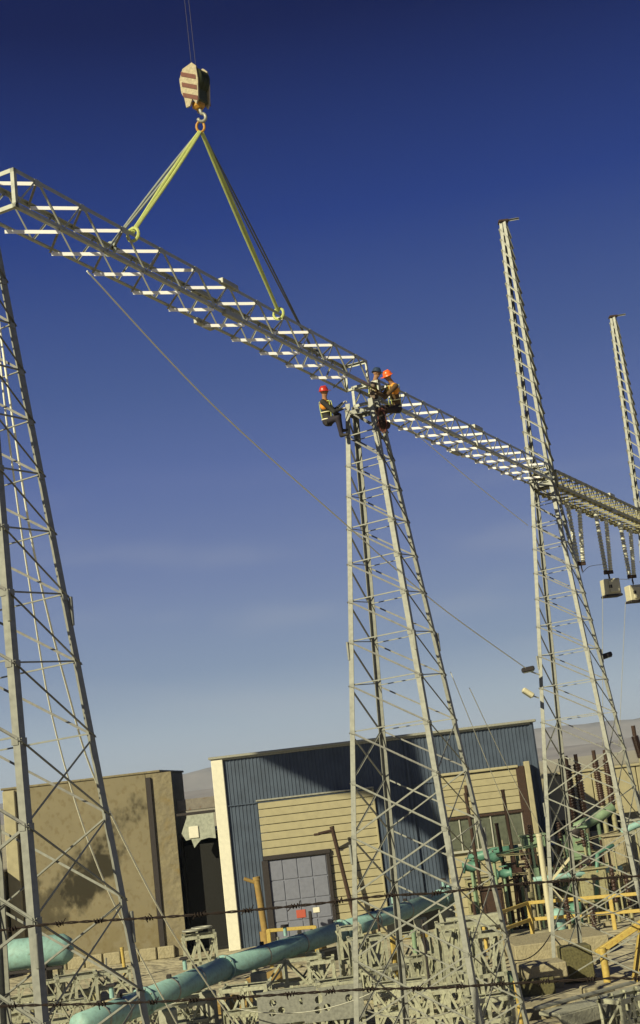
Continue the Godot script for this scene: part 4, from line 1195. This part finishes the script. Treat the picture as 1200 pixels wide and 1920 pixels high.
func lump(st: SurfaceTool, c: Vector3, r: float) -> void:
	var s := SphereMesh.new()
	s.radius = 1.0; s.height = 2.0; s.radial_segments = 7; s.rings = 4
	var a := s.get_mesh_arrays()
	var v: PackedVector3Array = a[Mesh.ARRAY_VERTEX]
	var ids: PackedInt32Array = a[Mesh.ARRAY_INDEX]
	var w := PackedVector3Array()
	var o := rng.randf() * 100.0
	for p in v:
		var k := 1.0 + 0.35 * sin(p.x * 3.1 + o) * sin(p.y * 2.7 + o * 1.7) + 0.2 * sin(p.z * 5.0 + o * 0.6)
		w.append(c + Vector3(p.x * 1.3, p.y * 0.7, p.z) * r * k)
	for i in range(0, ids.size(), 3):
		tri(st, w[ids[i]], w[ids[i + 1]], w[ids[i + 2]], v[ids[i]] + v[ids[i + 1]] + v[ids[i + 2]])

func rock(called: String, label: String, at: Vector3, r: float) -> void:
	var st := start()
	lump(st, at + Vector3.UP * r * 0.4, r)
	tag(put(self, called, st, M.ochre_render), label, "boulder", "boulders under the pipe")

func rail(label: String, pts: Array) -> void:
	var t := thing("guard_rail", label, "guard rail", Vector3(pts[0].x, 0, pts[0].z), "yellow rails in the yard")
	for k in pts.size() - 1:
		var a: Vector3 = pts[k]
		var b: Vector3 = pts[k + 1]
		var d := (b - a).normalized()
		var x := Basis(d, Vector3.UP, d.cross(Vector3.UP))
		for y in ([0.0, -0.72] if pts.size() > 3 else [0.0]):
			box(t, "bar", (a + b) / 2.0 + Vector3.UP * y, Vector3(a.distance_to(b) + 0.05, 0.15, 0.1), M.yellow, 0.015, x)
		if k > 0 or pts.size() <= 3:
			box(t, "post", Vector3(a.x, a.y / 2.0, a.z) + d * 0.02, Vector3(0.18, a.y + 0.1, 0.14), M.yellow, 0.02, x)
	if pts.size() <= 3:
		var e: Vector3 = pts[pts.size() - 1]
		box(t, "post", Vector3(e.x, e.y / 2.0, e.z), Vector3(0.18, e.y + 0.1, 0.14), M.yellow, 0.02)


# ---------------------------------------------------------------- people
# A body is a list of bones [a, b, radius at a, radius at b, colour]; their distances are joined smoothly and meshed with surface nets.
func flesh(st: SurfaceTool, bones: Array, cell: float, blend: float) -> void:
	var lo := Vector3.INF
	var hi := -Vector3.INF
	for q in bones:
		var r := maxf(q[2], q[3]) + cell * 2.0
		lo = lo.min((q[0] as Vector3).min(q[1]) - Vector3.ONE * r)
		hi = hi.max((q[0] as Vector3).max(q[1]) + Vector3.ONE * r)
	var n := Vector3i((hi - lo) / cell) + Vector3i(2, 2, 2)
	var sum := PackedFloat32Array()
	sum.resize(n.x * n.y * n.z)
	var best := PackedFloat32Array()
	best.resize(sum.size())
	best.fill(1e9)
	var who := PackedInt32Array()
	who.resize(sum.size())
	var k := 1.0 / blend
	for bi in bones.size():
		var q = bones[bi]
		var a: Vector3 = q[0]
		var ab: Vector3 = q[1] - a
		var l2 := maxf(ab.length_squared(), 1e-9)
		var ra: float = q[2]
		var rb: float = q[3]
		var m := maxf(ra, rb) + cell * 2.0 + blend * 2.0
		var i0 := Vector3i(((a.min(q[1]) - Vector3.ONE * m) - lo) / cell).max(Vector3i.ZERO)
		var i1 := (Vector3i(((a.max(q[1]) + Vector3.ONE * m) - lo) / cell) + Vector3i.ONE).min(n - Vector3i.ONE)
		for z in range(i0.z, i1.z + 1):
			for y in range(i0.y, i1.y + 1):
				var row := (z * n.y + y) * n.x
				for x in range(i0.x, i1.x + 1):
					var p := lo + Vector3(x, y, z) * cell
					var t := clampf((p - a).dot(ab) / l2, 0.0, 1.0)
					var d := p.distance_to(a + ab * t) - lerpf(ra, rb, t)
					if d < m:
						sum[row + x] += exp(-k * d)
						if d < best[row + x]:
							best[row + x] = d
							who[row + x] = bi
	var val := func(i: int) -> float: return -log(sum[i]) * blend if sum[i] > 1e-12 else 1.0
	var vert := {}
	for z in n.z - 1:
		for y in n.y - 1:
			for x in n.x - 1:
				var base := (z * n.y + y) * n.x + x
				var inside := 0
				var acc := Vector3.ZERO
				var cnt := 0
				var v := []
				for c in 8:
					var f: float = val.call(base + (c & 1) + ((c >> 1) & 1) * n.x + ((c >> 2) & 1) * n.x * n.y) if true else 0.0
					v.append(f)
					if f < 0.0: inside += 1
				if inside == 0 or inside == 8: continue
				for e in [[0, 1], [2, 3], [4, 5], [6, 7], [0, 2], [1, 3], [4, 6], [5, 7], [0, 4], [1, 5], [2, 6], [3, 7]]:
					var fa: float = v[e[0]]
					var fb: float = v[e[1]]
					if (fa < 0.0) != (fb < 0.0):
						var t := fa / (fa - fb)
						var pa := Vector3(e[0] & 1, (e[0] >> 1) & 1, (e[0] >> 2) & 1)
						var pb := Vector3(e[1] & 1, (e[1] >> 1) & 1, (e[1] >> 2) & 1)
						acc += pa.lerp(pb, t)
						cnt += 1
				vert[base] = lo + (Vector3(x, y, z) + acc / cnt) * cell
	for base in vert:
		var x: int = base % n.x
		var y: int = (base / n.x) % n.y
		var z: int = base / (n.x * n.y)
		var steps := [1, n.x, n.x * n.y]
		var pos := [x, y, z]
		for ax in 3:
			var o1: int = steps[(ax + 1) % 3]
			var o2: int = steps[(ax + 2) % 3]
			if pos[(ax + 1) % 3] == 0 or pos[(ax + 2) % 3] == 0: continue
			var f0: float = val.call(base)
			var f1: float = val.call(base + steps[ax])
			if (f0 < 0.0) == (f1 < 0.0): continue
			var q := [vert.get(base), vert.get(base - o1), vert.get(base - o1 - o2), vert.get(base - o2)]
			if q.has(null): continue
			var nn := Vector3.ZERO
			nn[ax] = 1.0 if f0 < 0.0 else -1.0
			st.set_color(bones[who[base]][4])
			quad(st, q[0], q[1], q[2], q[3], nn)

func hand(palm: Vector3, dir: Vector3, up: Vector3, left: bool, c: Color) -> Array:
	# a palm and five bent fingers closing round what is held
	var out := []
	var d := dir.normalized()
	var u := (up - d * up.dot(d)).normalized()
	var s := d.cross(u) * (1.0 if left else -1.0)
	for k in 4:
		out.append([palm + s * (k - 1.5) * 0.021, palm + d * 0.075 + s * (k - 1.5) * 0.021, 0.014, 0.012, c])
		var l: float = [0.036, 0.042, 0.038, 0.030][k]
		var a := palm + d * 0.08 + s * (k - 1.5) * 0.022
		var b := a + (d * 0.75 - u * 0.66).normalized() * l
		var e := b + (d * -0.1 - u).normalized() * l * 0.8
		var g := e + (d * -0.9 - u * 0.4).normalized() * l * 0.55
		out.append([a, b, 0.010, 0.009, c]); out.append([b, e, 0.009, 0.0085, c]); out.append([e, g, 0.0085, 0.008, c])
	var th := palm + d * 0.02 - s * 0.035
	var t1 := th + (d * 0.7 - s * 0.6 - u * 0.3).normalized() * 0.04
	out.append([th, t1, 0.013, 0.011, c])
	out.append([t1, t1 + (d * 0.5 + s * 0.2 - u * 0.8).normalized() * 0.032, 0.011, 0.009, c])
	return out

func person(label: String, j: Dictionary, col: Dictionary) -> void:
	# j holds the joints in the world; facing is the way the face looks
	var t := thing("person", label, "person", j.hip, "workers on the middle tower")
	var top: Color = col.top
	var leg: Color = col.leg
	var skin := Color(0.30, 0.16, 0.09)
	var boot := Color(0.03, 0.025, 0.02)
	var glove: Color = col.glove
	var f: Vector3 = j.facing.normalized()
	var head: Vector3 = j.head
	var neck: Vector3 = j.neck
	var hip: Vector3 = j.hip
	var spine := (neck - hip).normalized()
	var side := spine.cross(f).normalized()          # the person's left
	var chest := hip.lerp(neck, 0.72)
	var waist := hip.lerp(neck, 0.34)
	var torso := [
		[hip + side * 0.07, hip - side * 0.07, 0.125, 0.125, leg], [hip, waist, 0.135, 0.125, top],
		[waist, chest, 0.13, 0.145, top], [chest + side * 0.08, chest - side * 0.08, 0.115, 0.115, top],
		[hip.lerp(neck, 0.9) + side * 0.15, hip.lerp(neck, 0.9) - side * 0.15, 0.072, 0.072, top]]
	var b := torso.duplicate()
	b.append([neck - spine * 0.03, head - spine * 0.05, 0.068, 0.066, skin])
	for s in [1.0, -1.0]:
		var n: String = "l" if s > 0.0 else "r"
		var sh: Vector3 = hip.lerp(neck, 0.9) + side * s * 0.19
		b.append([sh, j["elbow_" + n], 0.072, 0.056, top])
		b.append([j["elbow_" + n], j["hand_" + n], 0.055, 0.042, top])
		b.append([hip + side * s * 0.1, j["knee_" + n], 0.112, 0.08, leg])
		b.append([j["knee_" + n], j["foot_" + n], 0.078, 0.058, leg])
		var toe: Vector3 = j["foot_" + n] + (f * 0.19 + Vector3.DOWN * 0.06)
		b.append([j["foot_" + n] + Vector3.DOWN * 0.03, toe, 0.05, 0.038, boot])
	var st := start(true)
	flesh(st, b, 0.017, 0.016)
	# the head: skull, jaw, nose, ears, brow, eyes, mouth
	var up := (head - neck).normalized().lerp(spine, 0.4).normalized()
	f = (f - up * f.dot(up)).normalized()
	side = up.cross(f).normalized()
	var h := [[head + up * 0.02, head + up * 0.02 + f * 0.02, 0.102, 0.098, skin], [head - up * 0.05 + f * 0.04, head - up * 0.08 + f * 0.05, 0.06, 0.045, skin], [head + f * 0.098 + up * 0.01, head + f * 0.125 - up * 0.02, 0.012, 0.016, skin]]
	for s in [1.0, -1.0]:
		h.append([head + side * s * 0.088 + up * 0.02, head + side * s * 0.09 - up * 0.03, 0.014, 0.01, skin])
		h.append([head + f * 0.097 + side * s * 0.033 + up * 0.012, head + f * 0.098 + side * s * 0.036 + up * 0.012, 0.012, 0.012, Color(0.03, 0.02, 0.02)])
	h.append([head + f * 0.09 - up * 0.055 + side * 0.02, head + f * 0.09 - up * 0.055 - side * 0.02, 0.009, 0.009, Color(0.20, 0.06, 0.05)])
	flesh(st, h, 0.009, 0.006)
	for n in ["l", "r"]:
		var d: Vector3 = j["hand_" + n] - j["elbow_" + n]
		flesh(st, hand(j["hand_" + n], d, Vector3.UP, n == "l", glove), 0.006, 0.003)
	put(t, "body", st, M.paint)
	# helmet with a brim
	var x := Transform3D(Basis(side, up, f), head + up * 0.03).scaled_local(Vector3.ONE * 1.03)
	var hs := start(true)
	lathe(hs, x, PackedVector2Array([Vector2(0.150, -0.012), Vector2(0.128, 0.006), Vector2(0.122, 0.05), Vector2(0.10, 0.10), Vector2(0.06, 0.13), Vector2(0, 0.14)]), 18)
	lathe(hs, x, PackedVector2Array([Vector2(0.118, 0.0), Vector2(0.150, -0.014)]), 18)
	var hel := put(t, "helmet", hs, col.helmet)
	box(hel, "brim", x * Vector3(0, -0.008, 0.15), Vector3(0.16, 0.012, 0.09), col.helmet, 0.005, x.basis)
	box(hel, "ridge", x * Vector3(0, 0.125, 0), Vector3(0.03, 0.03, 0.16), col.helmet, 0.01, x.basis)
	for s in [1.0, -1.0]:
		var pouch: Vector3 = hip + side * s * 0.17 + Vector3.DOWN * 0.05
		box(t, "tool_pouch", pouch, Vector3(0.09, 0.16, 0.12), M.dark_trim, 0.02)
	# vest over the torso, and the harness
	var vb := []
	for q in torso.slice(3): vb.append([q[0], q[1], q[2] + 0.014, q[3] + 0.014, Color.WHITE])
	var vs := start(true)
	flesh(vs, vb, 0.02, 0.016)
	var vest := put(t, "vest", vs, col.vest)
	side = spine.cross(f).normalized()
	var hb := start(true)
	var loop := PackedVector3Array()
	var front := side.cross(spine).normalized()
	for k in 17: loop.append(hip + spine * 0.06 + (side * cos(TAU * k / 16.0) * 0.19 + front * sin(TAU * k / 16.0) * 0.15))
	tube(hb, loop, 0.022, 6, false)
	put(t, "safety_belt", hb, M.reflective)
	for sgn in [1.0, -1.0]:
		var hs2 := start(true)
		var strap := PackedVector3Array()
		for k in 9:
			var q := k / 8.0
			strap.append(hip.lerp(neck, 0.12 + 0.80 * q) + side * float(sgn) * lerpf(0.10, 0.09, q) + front * (0.15 + 0.01 * sin(PI * q)))
		for k in 9:
			var q := 1.0 - k / 8.0
			strap.append(hip.lerp(neck, 0.12 + 0.80 * q) + side * float(sgn) * lerpf(0.02, 0.09, q) - front * (0.145 + 0.01 * sin(PI * q)))
		tube(hs2, strap, 0.014, 6)
		put(t, "harness_strap", hs2, M.lime_web)
	var tape := start(true)
	var l2 := PackedVector3Array()
	for k in 17: l2.append(hip + spine * 0.26 + (side * cos(TAU * k / 16.0) * 0.165 + front * sin(TAU * k / 16.0) * 0.158))
	tube(tape, l2, 0.016, 6, false)
	put(vest, "reflective_tape", tape, M.reflective)

func build_workers() -> void:
	var z := -36.0
	# sitting on the end of the middle beam, bending over the joint
	person("worker in an orange helmet and orange vest bending over the beam joint", {
		"hip": Vector3(2.48, 17.94, -36.1), "neck": Vector3(2.45, 18.61, -35.85), "head": Vector3(2.34, 18.81, -35.75), "facing": Vector3(-0.95, -0.3, 0.25),
		"elbow_l": Vector3(2.17, 18.13, -35.5), "hand_l": Vector3(1.92, 18.36, -35.55), "elbow_r": Vector3(2.16, 18.4, -36.2), "hand_r": Vector3(1.89, 18.6, -36),
		"knee_l": Vector3(2.04, 17.79, -35.65), "foot_l": Vector3(2.08, 17.35, -35.7), "knee_r": Vector3(2.06, 18.06, -36.3), "foot_r": Vector3(2, 17.6, -36.25)},
		{"top": Color(0.10, 0.055, 0.02), "leg": Color(0.035, 0.022, 0.02), "glove": Color(0.45, 0.40, 0.25), "helmet": M.orange_helmet, "vest": M.orange_vest})
	# standing in the tower behind the leg
	person("worker in a dark helmet and lime vest standing behind the tower leg", {
		"hip": Vector3(1.9, 18.27, -36.45), "neck": Vector3(1.99, 18.88, -36.4), "head": Vector3(2.07, 19.13, -36.4), "facing": Vector3(0.95, -0.15, 0.15),
		"elbow_l": Vector3(1.92, 18.61, -36.75), "hand_l": Vector3(2.19, 18.68, -36.6), "elbow_r": Vector3(1.85, 18.47, -36.1), "hand_r": Vector3(2.06, 18.4, -36),
		"knee_l": Vector3(1.9, 17.83, -36.6), "foot_l": Vector3(1.87, 17.36, -36.6), "knee_r": Vector3(1.85, 17.74, -36.3), "foot_r": Vector3(1.84, 17.26, -36.3)},
		{"top": Color(0.16, 0.12, 0.10), "leg": Color(0.07, 0.02, 0.015), "glove": Color(0.3, 0.28, 0.2), "helmet": M.navy_helmet, "vest": M.lime_vest})
	# leaning back in his belt from the left leg of the tower
	person("worker in a red helmet leaning back in his belt left of the tower", {
		"hip": Vector3(0.52, 17.72, -35.8), "neck": Vector3(0.5, 18.32, -35.7), "head": Vector3(0.5, 18.54, -35.65), "facing": Vector3(0.92, 0.12, 0.38),
		"elbow_l": Vector3(0.72, 18.06, -36), "hand_l": Vector3(1, 18.25, -36), "elbow_r": Vector3(0.71, 17.89, -35.5), "hand_r": Vector3(0.96, 17.98, -35.6),
		"knee_l": Vector3(0.83, 17.91, -36), "foot_l": Vector3(0.86, 17.48, -36), "knee_r": Vector3(0.79, 17.73, -35.6), "foot_r": Vector3(0.84, 17.26, -35.65)},
		{"top": Color(0.022, 0.02, 0.02), "leg": Color(0.02, 0.018, 0.03), "glove": Color(0.6, 0.55, 0.5), "helmet": M.red_helmet, "vest": M.orange_vest})
	# his belt rope and the tool bag
	ropes("work_rope", "short dark work rope from the left worker's belt to the tower", "rope", [Vector3(0.57, 17.71, -35.65), Vector3(1.07, 18.22, -35.7)], 0.015, M.dark_web)
	var bag := Vector3(2, 17.53, -35.1)
	var t := thing("tool_bag", "dark red brown bag of coiled rope hanging on the tower top", "bag", bag)
	var st := start(true)
	flesh(st, [[bag + Vector3(-0.08, 0.12, 0), bag + Vector3(0.1, 0.12, 0), 0.11, 0.11, Color.WHITE], [bag + Vector3(-0.06, -0.25, 0), bag + Vector3(0.08, -0.3, 0), 0.13, 0.12, Color.WHITE]], 0.03, 0.05)
	put(t, "sack", st, M.rust)
	for k in 3:
		var lp := PackedVector3Array()
		for i in 17: lp.append(bag + Vector3(-0.02 + 0.11 * cos(TAU * i / 16.0), -0.15 - k * 0.04 + 0.32 * sin(TAU * i / 16.0), 0.13 + k * 0.02))
		var cs := start(true)
		tube(cs, lp, 0.014, 6, false)
		put(t, "rope_coil", cs, M.hook_red)


# ---------------------------------------------------------------- the fence in front
func build_fence() -> void:
	var t := thing("barbed_wire_fence", "rusty barbed wire fence with two strands across the foreground", "fence", Vector3(0, 6.3, -4))
	var rows := [[Vector3(-1.3, 7.69, -4), Vector3(-1.07, 7.68, -4), Vector3(-0.9, 7.68, -4), Vector3(-0.53, 7.66, -4), Vector3(-0.18, 7.65, -4), Vector3(0.04, 7.65, -4), Vector3(0.21, 7.64, -4), Vector3(0.39, 7.64, -4), Vector3(0.62, 7.63, -4), Vector3(0.8, 7.62, -4), Vector3(1.03, 7.6, -4)], [Vector3(-1.31, 7.48, -4), Vector3(-1.08, 7.47, -4), Vector3(-0.74, 7.44, -4), Vector3(-0.44, 7.42, -4), Vector3(-0.05, 7.4, -4), Vector3(0.17, 7.38, -4), Vector3(0.35, 7.37, -4), Vector3(0.67, 7.35, -4), Vector3(0.75, 7.34, -4), Vector3(0.98, 7.33, -4)]]
	var posts := [Vector3(-1.75, 6.4, -4), Vector3(1.95, 6.4, -4)]
	for p in posts:
		rod(t, "post", p + Vector3.DOWN * 0.4, p + Vector3.UP * 1.5, 0.05, M.rust)
	for r in rows:
		var c := Curve3D.new()
		var ends: Array = [Vector3(posts[0].x, r[0].y - 0.03, -4)] + r + [Vector3(posts[1].x, r[-1].y + 0.02, -4)]
		for i in ends.size():
			var d: Vector3 = (ends[mini(i + 1, ends.size() - 1)] - ends[maxi(i - 1, 0)]) / 6.0
			c.add_point(ends[i], -d, d)
		c.bake_interval = 0.01
		var total := c.get_baked_length()
		var st := start(true)
		for s in 2:
			var p := PackedVector3Array()
			var n := int(total / 0.012)
			for i in n + 1:
				var a := i * 0.012 / 0.085 * TAU + s * PI
				p.append(c.sample_baked(i * total / n) + Vector3(0, cos(a), sin(a)) * 0.0024)
			tube(st, p, 0.0022, 5)
		var strand := put(t, "strand", st, M.wire)
		var at := 0.08
		while at < total - 0.05:
			var m := c.sample_baked(at)
			var bs := start(true)
			var w := PackedVector3Array()
			for i in 26:
				var a := i / 25.0 * TAU * 2.5 + rng.randf() * 0.1
				w.append(m + Vector3((i / 25.0 - 0.5) * 0.022, cos(a) * 0.0062, sin(a) * 0.0062))
			tube(bs, w, 0.0017, 5)
			for s in [-1.0, 1.0]:
				var tip := Vector3(rng.randf_range(-0.012, 0.012), s * rng.randf_range(0.006, 0.016), rng.randf_range(-0.012, 0.012))
				tube(bs, PackedVector3Array([m + Vector3(s * 0.01, 0, 0), m + Vector3(s * 0.012, 0, 0) + tip]), 0.0016, 5)
			put(strand, "barb", bs, M.wire)
			at += rng.randf_range(0.11, 0.15)
